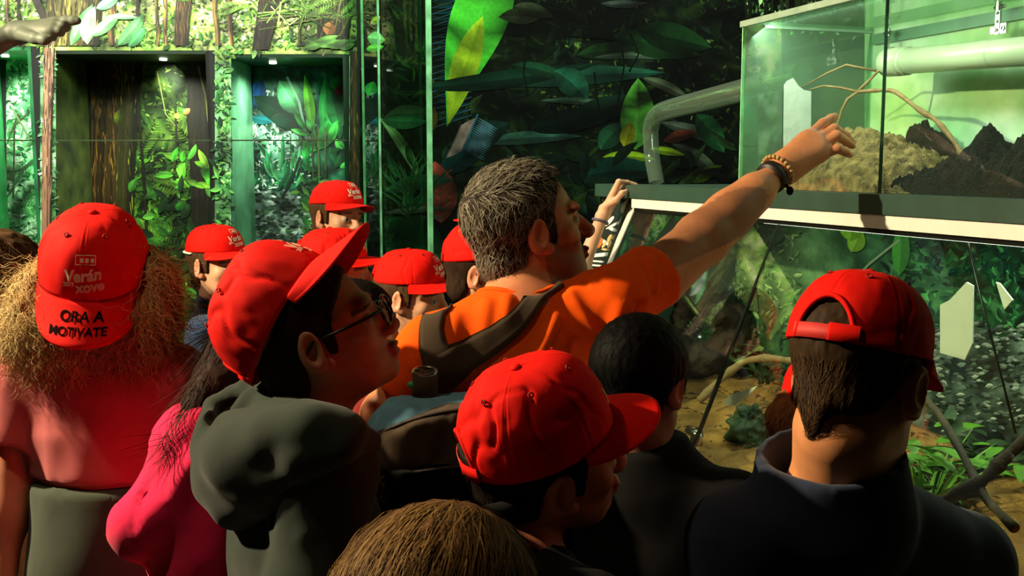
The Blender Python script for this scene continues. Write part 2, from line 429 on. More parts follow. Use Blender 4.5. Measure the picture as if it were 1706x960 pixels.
def cap(fr, parent, tilt=0, H=.1, back=False, yaw=0, roll=0, wrinkle=.003, seed=0, off=(0, -.01, .03), a=.0855, b=.106, vL=.068, vk=2.2, vs=.12, text=True, brimtext=False, big=True, opening=True, loops=True, square=0.0):
    M = fr.R@rotz(math.radians(yaw)+(math.pi if back else 0))@rotx(math.radians(tilt))@roty(math.radians(roll)); s = fr.s; O = fr.w(*off)
    if back: M = fr.R@rotx(math.radians(tilt))@roty(math.radians(roll))@rotz(math.pi+math.radians(yaw))
    W = lambda q: O+s*(np.asarray(q)@M.T)
    def C(th, ph, add=0.0):
        th = np.asarray(th, float); ph = np.asarray(ph, float)
        wf = np.maximum(0, np.cos(th))**2
        p = .72-.14*wf-square; rho = np.cos(ph)**p; h = H*np.sin(ph)**(.95)*(1+.05*wf*np.cos(ph))
        x = (a*rho+add)*np.sin(th); y = (b*rho+add)*np.cos(th)
        return np.stack([x, y, h+add*np.sin(ph)*.8], -1)
    nt, npz = 180, 30
    th = np.arange(nt)*2*math.pi/nt; ph = np.linspace(0, math.pi/2, npz)
    T, PH = np.meshgrid(th, ph, indexing='ij')
    q = C(T, PH).reshape(-1, 3)
    front = (np.maximum(0, np.cos(T))**3).ravel(); edge = np.sin(PH.ravel()*2+.3)
    dirn = C(T, PH, .01).reshape(-1, 3)-q; dirn /= np.linalg.norm(dirn, axis=1)[:, None]+1e-9
    dn = fbm(q*np.array([22, 22, 16])+seed*7.1, seed, 3)
    fold = np.abs(fbm(q*np.array([17, 17, 12])+seed*3.3, seed+4, 2)); dn = dn*.7-np.exp(-(fold/.1)**2)*.9
    disp = wrinkle*dn*(1-.75*front)*np.clip(edge+.15, 0.1, 1)
    seam = (np.arange(nt) % 30 == 0).astype(float)[:, None]*np.ones(npz); disp = disp-(.0014*seam).ravel()*(PH.ravel() < 1.5)
    stitch = np.isin(np.arange(nt) % 30, (1, 29)).astype(float)[:, None]*np.ones(npz); disp = disp+(.0005*stitch).ravel()
    outer = q+dirn*disp[:, None]; inner = q+dirn*(disp-.003)[:, None]
    VV = np.concatenate([outer, inner]); n0 = nt*npz; Fc = []
    id_ = lambda i, j: (i % nt)*npz+j
    def gone(i, j):
        if not opening: return False
        dth = abs(((th[i]+math.pi/nt) % (2*math.pi))-math.pi); hh = H*math.sin((ph[j]+ph[min(j+1, npz-1)])/2)
        return (dth/.46)**2+(hh/.056)**2 < 1
    hole = np.array([[gone(i, j) for j in range(npz-1)] for i in range(nt)])
    for i in range(nt):
        for j in range(npz-1):
            if hole[i, j]: continue
            Fc.append((id_(i, j), id_(i, j+1), id_(i+1, j+1), id_(i+1, j)))
            Fc.append((n0+id_(i, j), n0+id_(i+1, j), n0+id_(i+1, j+1), n0+id_(i, j+1)))
        if not hole[i, 0]: Fc.append((id_(i, 0), id_(i+1, 0), n0+id_(i+1, 0), n0+id_(i, 0)))
    cp = obj('cap', W(VV), Fc, M_CAP, parent)
    # visor: upper and lower sheet
    na, nv = 41, 12; t1 = math.radians(68); tt = np.linspace(-t1, t1, na); vv = np.linspace(0, 1, nv)
    yb = b*math.cos(t1); VT = []
    for top in (1, 0):
        for t in tt:
            for v in vv:
                x = a*1.02*math.sin(t); y0 = b*1.01*math.cos(t); y1 = yb+(b-yb+vL)*max(0, math.cos(t*math.pi/2/t1))**.62
                y = y0+(y1-y0)*v; z = -vk*x*x*min(1, v*1.6)-vs*(y-y0)+.002-(0 if top else .0035)
                VT.append((x, y, z))
    n1 = na*nv; Fv = []
    for i in range(na-1):
        for j in range(nv-1):
            k = i*nv+j; Fv.append((k, k+nv, k+nv+1, k+1)); Fv.append((n1+k, n1+k+1, n1+k+nv+1, n1+k+nv))
        k = i*nv+nv-1; Fv.append((k, k+nv, n1+k+nv, n1+k)); k = i*nv; Fv.append((k, n1+k, n1+k+nv, k+nv))
    vis = obj('visor', W(VT), Fv, M_VISOR, cp)
    if not big:
        if text: _lettering(C, W, cp, H, b, .8)
        return cp
    MB().ball(W((0, 0, H+.0005)), np.array([.0075, .0075, .004])*s, M).build('button', M_CAP, cp, smooth=True)
    for k in range(6):
        e = C(np.array(k*math.pi/3+math.pi/6), np.array(1.05), .0008); n_ = C(np.array(k*math.pi/3+math.pi/6), np.array(1.05), .01)-e
        MB().torus(W(e), M@nrm(n_), .0032*s, .0011*s, 14, 6).build('eyelet', M_CAPDARK, cp, smooth=True)
    if opening:
        ts = np.linspace(math.pi-.52, math.pi+.52, 24); hs = (.0005, .019); VS = []
        for add in (.0022, .0008):
            for t in ts:
                for hh in hs: VS.append(C(np.array(t), np.array(math.asin((hh/H)**(1/.95))), add))
        n2 = 48; Fs = []
        for i in range(23):
            k = 2*i; Fs.append((k, k+1, k+3, k+2)); Fs.append((n2+k, n2+k+2, n2+k+3, n2+k+1)); Fs.append((k, k+2, n2+k+2, n2+k)); Fs.append((k+1, n2+k+1, n2+k+3, k+3))
        obj('strap', W(np.array(VS)), Fs, M_STRAP, cp)
        ts = np.linspace(math.pi-.52, math.pi-.12, 12); VS = []
        for add in (.0042, .0024):
            for t in ts:
                for hh in (-.0005, .021): VS.append(C(np.array(t), np.array(math.asin((max(hh, 0)/H)**(1/.95))), add))
        n2 = 24; Fs = []
        for i in range(11):
            k = 2*i; Fs.append((k, k+1, k+3, k+2)); Fs.append((n2+k, n2+k+2, n2+k+3, n2+k+1)); Fs.append((k, k+2, n2+k+2, n2+k)); Fs.append((k+1, n2+k+1, n2+k+3, k+3))
        Fs.append((22, 23, n2+23, n2+22))
        obj('strap_tab', W(np.array(VS)), Fs, M_CAP, cp)
        arc = []
        for u in np.linspace(-1, 1, 31):
            tq = math.pi+.46*u; hh = .056*math.sqrt(max(0, 1-u*u)); arc.append(W(C(np.array(tq), np.array(math.asin(min(1, (hh/H)**(1/.95)))), 0)))
        MB().tube(arc, .0034*s, 8).build('edge_binding', M_CAP, cp, smooth=True)
    if text: _lettering(C, W, cp, H, b, 1.0)
    if brimtext:
        k = MB()
        for t, sz, x0, v0 in (('ORA A', .021, .0, .2), ('MOTIVATE', .0175, .004, .62)):
            v2, fs = textmesh(t, .025); pts = []
            for x, y in v2:
                X = -(x*sz)+x0; Yb = b*1.01*math.sqrt(max(0, 1-(X/a)**2)); yy = Yb+.012+v0*.05-(y-.35)*sz
                v = min(1, max(0, (yy-Yb)/vL)); pts.append((X, yy, -vk*X*X*min(1, v*1.6)-vs*(yy-Yb)+.0034))
            k.add(W(np.array(pts)), fs)
        k.build('brim_lettering', M_INK, cp)
    return cp

def _lettering(C, W, cp, H, b, sc):
    k = MB(); K = sc*.98
    def put(txt, size, x0, y0, rot=0, bold=.03, shear=0):
        v2, fs = textmesh(txt, bold, shear); c, s_ = math.cos(rot), math.sin(rot); pts = []
        for x, y in v2:
            X = (x*c-y*s_)*size*K+x0; Y = (x*s_+y*c)*size*K+y0
            pts.append((X, Y))
        emit(pts, fs)
    def emit(pts, fs):
        out = []
        for X, Y in pts:
            ph = math.asin(min(.999, (max(Y, .0005)/H)**(1/.95))); rho = math.cos(ph)**.58
            out.append(C(np.array(-X/(.092*max(rho, .5))), np.array(ph), .0016))
        k.add(W(np.array(out)), fs)
    put('Verán', .0245, 0, .034, .1, .035, .12)
    put('2019', .009, -.022, .025, .1, .04); put('xove', .0225, .011, .0185, .1, .04, .1)
    # small framed mark above the words
    x0, y0, w, h, t = .004, .064, .03, .0125, .0012
    for (cx, cy, hw, hh) in ((x0, y0+h/2, w/2, t/2), (x0, y0-h/2, w/2, t/2), (x0-w/2, y0, t/2, h/2), (x0+w/2, y0, t/2, h/2)):
        emit([(cx-hw, cy-hh), (cx+hw, cy-hh), (cx+hw, cy+hh), (cx-hw, cy+hh)], [(0, 1, 2, 3)])
    for i in range(3):
        emit([(x0-.008+.008*i, y0-.003), (x0-.003+.008*i, y0-.003), (x0-.003+.008*i, y0+.003), (x0-.008+.008*i, y0+.003)], [(0, 1, 2, 3)])
    k.build('lettering', M_PRINT, cp)

# ------------------------------------------------------------------ hands
def hand_chain(fd, pts, rad, k=.006): fd.chain(pts, rad, k, 'u', .02)
def hand_generic(fd, w, d, n, th, sc=1.0, curl=.5):
    """relaxed hand: w wrist, d finger direction, n palm normal, th = thumb side direction"""
    d = nrm(d); n = nrm(n-d*(np.asarray(n)@d)); th = nrm(np.asarray(th)-d*(np.asarray(th)@d)-n*(np.asarray(th)@n)); S = sc
    L = [.088, .092, .087, .08]; off = [.03, .01, -.01, -.029]; ph = [(.042, .025, .02), (.046, .028, .021), (.042, .026, .02), (.033, .02, .018)]
    for i in range(4):
        kn = w+S*(d*L[i]+th*off[i])
        fd.rc(w+S*(d*.01+th*off[i]*.6), kn, .0135*S, .0115*S, .014*S, 'u', .03)
        a = 0; p = kn; pts = [p]; 
        for j in range(3):
            a += curl*(.5 if j == 0 else .8); p = p+S*ph[i][j]*(d*math.cos(a)+n*math.sin(a)); pts.append(p)
        hand_chain(fd, pts, np.array([.0095, .0088, .008, .0068])*S*(1 if i < 3 else .87), .004)
    b = w+S*(d*.02+th*.022+n*.008); q = b+S*(d*.035+th*.026+n*.018); r = q+S*(d*.03+th*.008+n*.014); t = r+S*(d*.024-th*.002+n*.01)
    hand_chain(fd, [b, q, r, t], np.array([.015, .0115, .0098, .0075])*S, .008)

# ------------------------------------------------------------------ the person
def person(label, cat, fr, sl, sr, b=1.0, child=True, skin=(196, 140, 108), armL=None, armR=None, top='shirt', topcol=None, topmat=None, trousers=None, shoe=None,
           h=.0035, hb=.013, hc=.008, sleeve='short', nb=None, off=.014, hem=None, fold=.004, folds=(), seed=0, collar='ring', name='person', skirt=None, lean=(0, 0), extra=None, topextra=None, bodycol=None, handh=.005, group=None, wide=1.0, hemz=None, dispfn=None, waistz=None, neck=1.0, pelvis=None, legs=True):
    sl = np.asarray(sl, float); sr = np.asarray(sr, float); mid = (sl+sr)/2; x = nrm((sr-sl)*V3(1, 1, .0)); z = V3(0, 0, 1); y = np.cross(z, x); w = np.linalg.norm(sr-sl)/2
    zs = mid[2]
    if nb is None: nb = mid+z*.05*b
    nb = np.asarray(nb, float); nt = fr.w(0, -.025, -.075)
    legh = zs-.5*b                                                     # hip height
    pel = mid+V3(lean[0], lean[1], -.5*b) if pelvis is None else np.asarray(pelvis, float)
    hl, hr = pel-x*.085*b, pel+x*.085*b
    kl, kr = hl*V3(1, 1, .53)+y*.015, hr*V3(1, 1, .53)+y*.015
    al, ar = hl*V3(1, 1, 0)+V3(0, 0, .075)-y*.01-x*.02, hr*V3(1, 1, 0)+V3(0, 0, .075)-y*.01+x*.02
    def arm(sh, a, sg):
        a = dict(a or {}); e = a.get('e'); 
        if e is None: e = sh+x*sg*.045*b-y*.02*b-z*.28*b
        wv = a.get('w')
        if wv is None: wv = e+y*.05*b-z*.235*b+x*sg*.005
        a['e'] = np.asarray(e, float); a['w'] = np.asarray(wv, float); return a
    A = arm(sl, armL, -1); B = arm(sr, armR, 1)
    c = fr.o; r = .15*fr.s
    pts = [sl, sr, A['e'], A['w'], B['e'], B['w'], hl, hr, al, ar, c]
    lo = np.min(pts, 0)-.22; hi = np.max(pts, 0)+.22; lo[2] = -.005; hi[2] = max(hi[2], c[2]+.16)
    fine = [[(c[i]-r, c[i]+r, h)] for i in range(3)]
    for q in (A, B):
        hw = q.get('hc', q['w']+nrm(q['w']-q['e'])*.09*b); q['hcen'] = hw; hh = q.get('h', handh)
        if hh:
            for i in range(3): fine[i].append((hw[i]-.12*b, hw[i]+.12*b, hh))
    ax = []
    for i in range(3):
        o = [lo[i]]
        while o[-1] < hi[i]:
            v = o[-1]; st = hb
            for (p0, p1, hh) in fine[i]:
                if p0-hb <= v <= p1: st = min(st, hh)
            o.append(v+st)
        ax.append(np.array(o))
    fd = Field(*ax)
    # body, head first
    head_sdf(fd, fr, child)
    nr = (.05 if child else .059)*b*neck
    fd.rc(nt, nb-z*.01, nr*.96, nr*1.08, .03)
    ell = lambda f, cc, rr, k=.04: f.ell(cc, rr, np.stack([x, y, z], 1), k)
    def torso(f, o, arms=True):
        for sh in (sl, sr): f.rc(nb-z*.035*b, sh, .045*b+o, .052*b+o, .05*b)
        ell(f, mid-z*.13*b+y*.005, (w*.98*wide+o, .1*b*wide+o, .19*b), .05)
        ell(f, mid-z*.33*b+y*.01+V3(lean[0], lean[1], 0)*.6, (w*.86*wide+o, .092*b*wide+o, .2*b), .06)
        ell(f, pel+z*.01, (w*.95*wide+o, .1*b*wide+o, .13*b), .05)
    torso(fd, 0)
    for (a, k_, an) in ((hl, kl, al), (hr, kr, ar)):
        fd.rc(a, k_, .075*b, .052*b, .03); fd.rc(k_, an, .05*b, .036*b, .02); fd.rc(an-z*.03, an-z*.035+y*.13*b, .035*b, .026*b, .02)
    for sh, q, sg in ((sl, A, -1), (sr, B, 1)):
        fd.rc(sh, q['e'], .046*b, .038*b, .03); fd.rc(q['e'], q['w'], .039*b, .026*b, .025)
        m_ = q['e']*.7+q['w']*.3; fd.ell(m_, V3(.037, .037, .045)*b, None, .04)
        if q.get('hand'): q['hand'](fd)
        elif q.get('h', handh):
            d = nrm(q['w']-q['e']); hand_generic(fd, q['w'], d, -sg*x, y, b*.95, .45)
    if extra: extra(fd)
    V, Q = fd.mesh(); V = relax(V, Q, 1, .4)
    base = V3(pel[0], pel[1], 0)
    Cc = skin_color(fr, V, skin, stubble=0 if child or skirt else .5) if bodycol is None else bodycol(V)
    root = obj(name, V, Q, M_SKIN if bodycol is None else bodycol.mat, None, base, Cc)
    tag(root, label, cat, group)
    out = dict(root=root, x=x, y=y, z=z, mid=mid, nb=nb, A=A, B=B, sl=sl, sr=sr, pel=pel, fr=fr, b=b)
    # ---------------- upper garment
    if topmat:
        pts2 = [sl, sr, A['e'], B['e'], pel-V3(0, 0, .15)]+([A['w'], B['w']] if sleeve == 'long' else [])
        lo = np.min(pts2, 0)-.2*b; hi = np.max(pts2, 0)+.17*b
        g = Field.box(lo, hi, hc); torso(g, off)
        for sh, q in ((sl, A), (sr, B)):
            if sleeve == 'long':
                g.rc(sh, q['e'], .05*b+off, .044*b+off, .03); g.rc(q['e'], q['w']+(q['e']-q['w'])*.05, .044*b+off, .032*b+off*.7, .02, 'u', .05, True)
            else:
                t = q.get('cut', .58); e2 = sh+(q['e']-sh)*t; g.rc(sh, e2, .05*b+off, .05*b+off*1.25, .03, 'u', .05, True)
        if topextra: topextra(g, out)
        ca = nb-z*.03*b; nd = nrm(nt-nb)
        if collar == 'ring': g.rc(nb+nd*.012*b, nb+nd*.2, nr*1.12, nr*1.5, .01, 's')
        hz = pel[2]-(.1 if hem is None else hem)*b if hemz is None else hemz
        g.all(lambda X, Y, Z: np.float32(hz)-Z+0*X+0*Y, .004)
        Vt, Qt = g.mesh(); Vt = relax(Vt, Qt, 1); Nt = normals(Vt, Qt)
        lp = np.stack([(Vt-mid)@x, (Vt-mid)@y, (Vt-mid)@z], 1)
        n1 = fbm(lp*np.array([10, 10, 4])+seed*5.7+.5*fbm(lp*5, seed, 2)[:, None], seed, 3); ridge = 1-2*np.abs(fbm(lp*np.array([7, 7, 9])+seed*3.1, seed+6, 2))
        dsp = fold*(n1*.8+ridge*.5)
        bvf = BVHTree.FromPolygons([tuple(v) for v in Vt], [tuple(map(int, f)) for f in Qt]) if folds else None
        def onto(q):
            q = np.asarray(q, float)
            d_ = Vector(P(q[0], q[1], 2.0))-Vector((0, 0, CZ)); hit = bvf.ray_cast(Vector((0, 0, CZ)), d_.normalized())[0]
            return None if hit is None else np.array(hit)
        for (pa, pb, wd, am) in folds:
            if len(pa) == 2:
                pa, pb = onto(pa), onto(pb)
                if pa is None or pb is None: continue
            pa = np.asarray(pa, float); pb = np.asarray(pb, float); ba = pb-pa; tt = np.clip(((Vt-pa)@ba)/(ba@ba), 0, 1)
            dd = np.linalg.norm(Vt-pa-tt[:, None]*ba, axis=1); dsp = dsp+am*np.exp(-(dd/wd)**2)*(np.sin(tt*math.pi)**.5)
        if dispfn: dsp = dsp+dispfn(Vt)
        Vt = Vt+Nt*dsp[:, None]
        out['shirt'] = obj(top, Vt, Qt, topmat, root); out['sV'], out['sQ'], out['sN'], out['sfield'] = Vt, Qt, Nt, g
        if collar == 'ring':
            k = MB(); cpos = nb+nd*.006*b; ring = []
            u = nrm(np.cross(nd, x)); 
            bvs = BVHTree.FromPolygons([tuple(v) for v in Vt], [tuple(map(int, f)) for f in Qt])
            for i in range(37):
                a_ = 2*math.pi*i/36; p = cpos+(x*math.cos(a_)+u*math.sin(a_))*nr*1.22
                hit, hn, _, _ = bvs.find_nearest(p); hit = np.array(hit); ring.append(hit+np.array(hn)*.001)
            ring = np.array(ring); ring = (np.roll(ring[:-1], 1, 0)+ring[:-1]+np.roll(ring[:-1], -1, 0))/3; ring = np.concatenate([ring, ring[:1]])
            k.tube(ring, .0085*b, 8, False, .55).build('collar', topmat, root, smooth=True)
    # ---------------- trousers / skirt, shoes
    if trousers:
        lo = np.min([hl, hr, al, ar], 0)-.17; hi = np.max([hl, hr, al, ar], 0)+.17; lo[2] = .02; hi[2] = pel[2]+.1*b if waistz is None else waistz+.02
        g = Field.box(lo, hi, .012); ell(g, pel+z*.01, (w*.95*wide+.01, .1*b*wide+.01, .14*b)); 
        if skirt:
            g.ell(V3(mid[0], mid[1], waistz), (w*.86*wide+off+.008, .092*b*wide+off+.008, .14), np.stack([x, y, z], 1), .05); g.rc(pel+z*.1, pel*V3(1, 1, 0)+z*skirt, w*.9*wide+.02, w*1.0*wide+.03, .08, 'u', .08, True)
        else:
            for (a, k_, an) in ((hl, kl, al), (hr, kr, ar)): g.rc(a, k_, .085*b, .068*b, .03); g.rc(k_, an, .066*b, .056*b, .02)
        g.all(lambda X, Y, Z: np.float32(.05 if not skirt else skirt)-Z+0*X+0*Y, .004)
        g.all(lambda X, Y, Z: Z-np.float32(hi[2]-.02)+0*X+0*Y, .004)
        Vt, Qt = g.mesh(); Nt = normals(Vt, Qt); Vt = Vt+Nt*(.005*fbm(Vt*np.array([12, 12, 6])+seed, seed, 2))[:, None]
        out['trousers'] = obj('skirt' if skirt else 'trousers', Vt, Qt, trousers, root)
    if shoe:
        for an in (al, ar):
            g = Field.box(an-.19, an+.19, .008); f0 = V3(an[0], an[1], 0)
            g.rc(f0+z*.035-y*.03, f0+z*.03+y*.14*b, .042, .038, .02); g.rc(f0+z*.05, f0+z*.1, .042, .042, .02)
            g.all(lambda X, Y, Z: np.float32(.0)-Z+0*X+0*Y, .002); g.all(lambda X, Y, Z: Z-np.float32(.1)+0*X+0*Y, .004)
            Vt, Qt = g.mesh(); obj('shoe', Vt, Qt, shoe, root)
    return out
def shorthair(o, col, kind=None, h=.004, th=.008, amp=.0012, n=0, extra=None, var=.3, seed=1, L=.016, col2=None, mask=None, lift=.2, w=.0007, clip='cap', stretch=(160, 160, 40)):
    if clip == 'cap': clip = lambda q: q[2]-.036
    fr = o['fr']; fd = hair_field(fr, 'short', th, h, extra, clip); ho, (V, Q, Nn) = hair_mesh('hair', fr, o['root'], M_HAIR, fd, col, amp, stretch, var=var)
    if n:
        def df(p):
            q = fr.loc(p); d = np.stack([q[:, 0]*.4, np.where(q[:, 2] > .05, -.1-q[:, 1]*3, -1.0), np.where(q[:, 2] > .07, -.2, -1.0)], 1); return d@fr.R.T
        strands('strands', ho, M_HAIR, V, Q, Nn, n, df, L, w, col, col2 or col, lift=lift, seg=3, mask=mask, seed=seed)
    return ho
# ------------------------------------------------------------------ materials
M_CAP = mat('red_cotton', (226, 20, 9), .8, noise=(60, .06), bump=(900, .25, .0006), spec=.12)
M_VISOR = mat('red_cotton_visor', (226, 20, 9), .8, noise=(60, .06), bump=(900, .2, .0006), spec=.12)
M_CAPDARK = mat('red_thread', (150, 18, 12), .8)
M_STRAP = mat('red_webbing', (205, 40, 32), .6, bump=(1500, .5, .0008))
M_PRINT = mat('cream_print', (240, 222, 190), .7, noise=(300, .06))
M_INK = mat('black_ink', (22, 4, 5), .95, noise=(120, .3), spec=.05)
M_SKIN = mat('skin', (200, 150, 120), .5, noise=(90, .05), bump=(700, .12, .0006), attr=True, spec=.35)
M_HAIR = mat('hair', (60, 40, 30), .65, noise=(30, .1), attr=True, spec=.08)
def cloth(name, rgb, sheen=.1, nz=.06): return mat(name, rgb, .9, noise=(40, nz), bump=(1100, .3, .0008), spec=.15, sheen=sheen)
M_PINKTEE = cloth('rose_jersey', (205, 105, 105))
M_MAGENTA = cloth('magenta_fleece', (236, 26, 84), .1)
M_HOOD = cloth('dark_green_grey_fleece', (38, 49, 40), .1)
M_ORANGE = cloth('orange_jersey', (255, 92, 6), .0)
M_NAVY = cloth('navy_fleece', (38, 46, 68), .1)
M_BLUE = cloth('blue_knit', (48, 72, 104), .15)
M_BLACK = cloth('black_cotton', (11, 11, 12), .0)
M_LACE = cloth('dark_red_lace', (140, 44, 40), .1, .3)
M_SKIRT = cloth('grey_green_skirt', (58, 68, 55), .1)
M_DENIM = cloth('dark_denim', (38, 44, 58)); M_GREYCLOTH = cloth('grey_cotton', (78, 80, 84)); M_KHAKI = cloth('khaki_cotton', (96, 88, 70)); M_TEAL = cloth('dark_teal_cotton', (24, 66, 58))
M_SHOE = mat('dark_shoe', (32, 32, 34), .6, noise=(30, .1))
# ------------------------------------------------------------------ printed jungle murals
class Mural:
    """a printed picture: many small flat shapes lying on one wall plane, each with its printed colour"""
    def __init__(s, mp, seed=0, dz=2.5e-6): s.mp = mp; s.v = []; s.c = []; s.q = []; s.n = 0; s.k = 0; s.dz = dz; s.r = random.Random(seed)
    def quad(s, pts, cols):
        s.k += 1; 
        for (x, y), c in zip(pts, cols if isinstance(cols, list) else [cols]*4): s.v.append((x, y, s.k)); s.c.append(c)
        s.q.append((s.n, s.n+1, s.n+2, s.n+3)); s.n += 4
    def grid(s, x0, y0, x1, y1, nx, ny, fn):
        X = np.linspace(x0, x1, nx); Y = np.linspace(y0, y1, ny); s.k += 1; b = s.n
        for y in Y:
            for x in X: s.v.append((x, y, s.k)); s.c.append(fn(x, y))
        for j in range(ny-1):
            for i in range(nx-1): a = b+j*nx+i; s.q.append((a, a+1, a+nx+1, a+nx))
        s.n += nx*ny
    def leaf(s, x, y, L, W, ang, col, bend=0, n=6, shade=.75, tip=.0, rib=None, pk=.45):
        """leaf from its base along ang (degrees, 0 right, 90 up in the picture)"""
        s.k += 1; col = np.asarray(col, float); px, py = x, y; a = math.radians(ang); M = []; 
        for i in range(n+1):
            t = i/n; w = W*.5*(math.sin(math.pi*min(1, t**(math.log(.5)/math.log(pk))))**.8+tip*(1-t)); M.append((px, py, a, w))
            px += math.cos(a)*L/n; py -= math.sin(a)*L/n; a += math.radians(bend)/n
        for sgn, k in ((1, 1.0), (-1, shade)):
            b = s.n
            for i, (mx, my, aa, w) in enumerate(M):
                ex, ey = mx-math.sin(aa)*w*sgn, my-math.cos(aa)*w*sgn; t = i/n
                c0 = col*k*(rib or 1.0); c1 = col*k*(.9+.25*t)
                s.v += [(mx, my, s.k), (ex, ey, s.k)]; s.c += [np.clip(c0, 0, 255), np.clip(c1, 0, 255)]
            for i in range(n): s.q.append((b+2*i, b+2*i+1, b+2*i+3, b+2*i+2))
            s.n += 2*(n+1)
    def line(s, pts, w, col, w2=None):
        w2 = w if w2 is None else w2; s.k += 1; b = s.n; m = len(pts)
        for i, (x, y) in enumerate(pts):
            x0, y0 = pts[max(i-1, 0)]; x1, y1 = pts[min(i+1, m-1)]; d = math.hypot(x1-x0, y1-y0)+1e-9; nx, ny = -(y1-y0)/d, (x1-x0)/d; ww = (w+(w2-w)*i/(m-1))/2
            s.v += [(x+nx*ww, y+ny*ww, s.k), (x-nx*ww, y-ny*ww, s.k)]; c = col[i] if isinstance(col, list) else col; s.c += [c, c]
        for i in range(m-1): s.q.append((b+2*i, b+2*i+1, b+2*i+3, b+2*i+2))
        s.n += 2*m
    def fern(s, x, y, L, ang, col, bend=-50, n=14, lw=.26, sh=.8):
        a = math.radians(ang)
        for i in range(n):
            t = i/n; ll = L*lw*math.sin(math.pi*(.12+.85*t))
            for sg in (1, -1): s.leaf(x, y, ll, ll*.2+1, math.degrees(a)+sg*62, np.asarray(col)*(s.r.uniform(.75, 1.15)), bend=-sg*20, n=3, shade=sh)
            x += math.cos(a)*L/n; y -= math.sin(a)*L/n; a += math.radians(bend)/n
    def trunk(s, pts, w0, w1, col, strips=9, var=.35, speck=60, scol=None):
        m = len(pts); r = s.r
        for k in range(strips):
            u0, u1 = k/strips-.5, (k+1)/strips-.5; f = (1-1.1*abs((u0+u1)/2+.12))*r.uniform(1-var, 1+var); s.k += 1; b = s.n
            for i, (x, y) in enumerate(pts):
                w = w0+(w1-w0)*i/(m-1); ff = f*r.uniform(.85, 1.15); s.v += [(x+u0*w, y, s.k), (x+u1*w+.5, y, s.k)]; s.c += [np.clip(np.asarray(col)*ff, 0, 255)]*2
            for i in range(m-1): s.q.append((b+2*i, b+2*i+1, b+2*i+3, b+2*i+2))
            s.n += 2*m
        for _ in range(speck*2):
            t = r.random()*(m-1.01); i = int(t); u = t-i; x = pts[i][0]*(1-u)+pts[i+1][0]*u; y = pts[i][1]*(1-u)+pts[i+1][1]*u; w = w0+(w1-w0)*t/(m-1)
            s.leaf(x+r.uniform(-.45, .45)*w, y, r.uniform(8, 34), r.uniform(.8, 2.2), r.uniform(82, 98), np.asarray(scol or col)*r.choice((r.uniform(.25, .7), r.uniform(.9, 1.35))), n=3)
    def scatter(s, x0, y0, x1, y1, n, pal, L=(5, 14), asp=(.25, .5), ang=(0, 360), dens=None, dark=(.6, 1.2), n_=3):
        r = s.r
        for _ in range(n):
            x, y = r.uniform(x0, x1), r.uniform(y0, y1)
            if dens and r.random() > dens(x, y): continue
            l = r.uniform(*L); s.leaf(x, y, l, l*r.uniform(*asp), r.uniform(*ang), np.asarray(r.choice(pal))*r.uniform(*dark), bend=r.uniform(-40, 40), n=n_, shade=r.uniform(.6, .95))
    def build(s, name, parent, m, clip=None):
        v = np.array(s.v, float); q = np.array(s.q)
        if clip:
            v[:, 0] = np.clip(v[:, 0], clip[0], clip[2]); v[:, 1] = np.clip(v[:, 1], clip[1], clip[3])
        W = s.mp(v[:, 0], v[:, 1], v[:, 2]*s.dz+.001)
        return obj(name, W, q, m, parent, colors=lin(np.clip(np.array(s.c), 0, 255)), smooth=False)
def front_plane(Y):
    def mp(px, py, lift):
        dx = (px-853)/F; dy = -(py-480)/F; t = (Y-lift)/(CP+dy*SP)
        return np.stack([dx*t, Y-lift, CZ+(-SP+dy*CP)*t], 1)
    return mp
def any_plane(p0, n):
    p0 = np.asarray(p0, float); n = nrm(n)
    def mp(px, py, lift):
        dx = (np.asarray(px, float)-853)/F; dy = -(np.asarray(py, float)-480)/F
        D = np.stack([dx, CP+dy*SP, -SP+dy*CP], 1); C = V3(0, 0, CZ)
        t = ((p0-C)@n)/(D@n); return C+D*t[:, None]+n*np.asarray(lift)[:, None]
    return mp
def PP(px, py, p0, n): return any_plane(p0, n)(np.array([px]), np.array([py]), np.array([0.0]))[0]

M_PRINTWALL = mat('mural_print', (60, 90, 50), .55, noise=(25, .12), attr=True, spec=.3)
M_PRINTDULL = mat('mural_print_matt', (60, 90, 50), .8, noise=(60, .15), attr=True, spec=.1)
M_WALL = mat('dark_painted_plaster', (14, 20, 14), .8, noise=(8, .15), bump=(60, .2))
M_FLOOR = mat('dark_floor', (34, 34, 32), .6, noise=(4, .2), bump=(40, .1))
M_CEIL = mat('black_ceiling', (12, 13, 12), .9, noise=(5, .2))
M_GLASS = glassmat('clear_glass', (236, 246, 238)); M_GLASSMILKY = glassmat('milky_glass', (236, 246, 238), 1.0, 1.5, .006); M_GLASSNICHE = glassmat('niche_glass', (245, 252, 246)); M_GLASSGREEN = glassmat('green_glass', (206, 234, 214), 1.0, 1.5, .15); M_GLASSTALL = glassmat('tall_sheet_glass', (216, 238, 222), .3)  # milky glasses mix a little pale green diffuse into the clear pane
M_EDGE = mat('green_glass_edge', (150, 225, 165), .15, noise=(14, .4), spec=.8)
M_TUBE = glassmat('clear_acrylic', (216, 226, 216), 1.0, 2.2, .09)
M_BOARD = mat('dark_green_painted_wood', (46, 74, 62), .45, noise=(12, .15), bump=(90, .2))
M_WHITE = mat('white_enamel', (236, 240, 228), .4, noise=(20, .04))
M_CHROME = mat('brushed_steel', (190, 190, 180), .25, 1.0, noise=(60, .1))
M_ROD = mat('dark_metal', (40, 46, 42), .35, .8, noise=(40, .1))
M_SAND = mat('ochre_sand', (160, 116, 56), .95, noise=(14, .35), bump=(160, .9, .006))
M_SOILTAN = mat('tan_soil', (146, 124, 80), .95, noise=(38, .7), bump=(260, 1, .01))
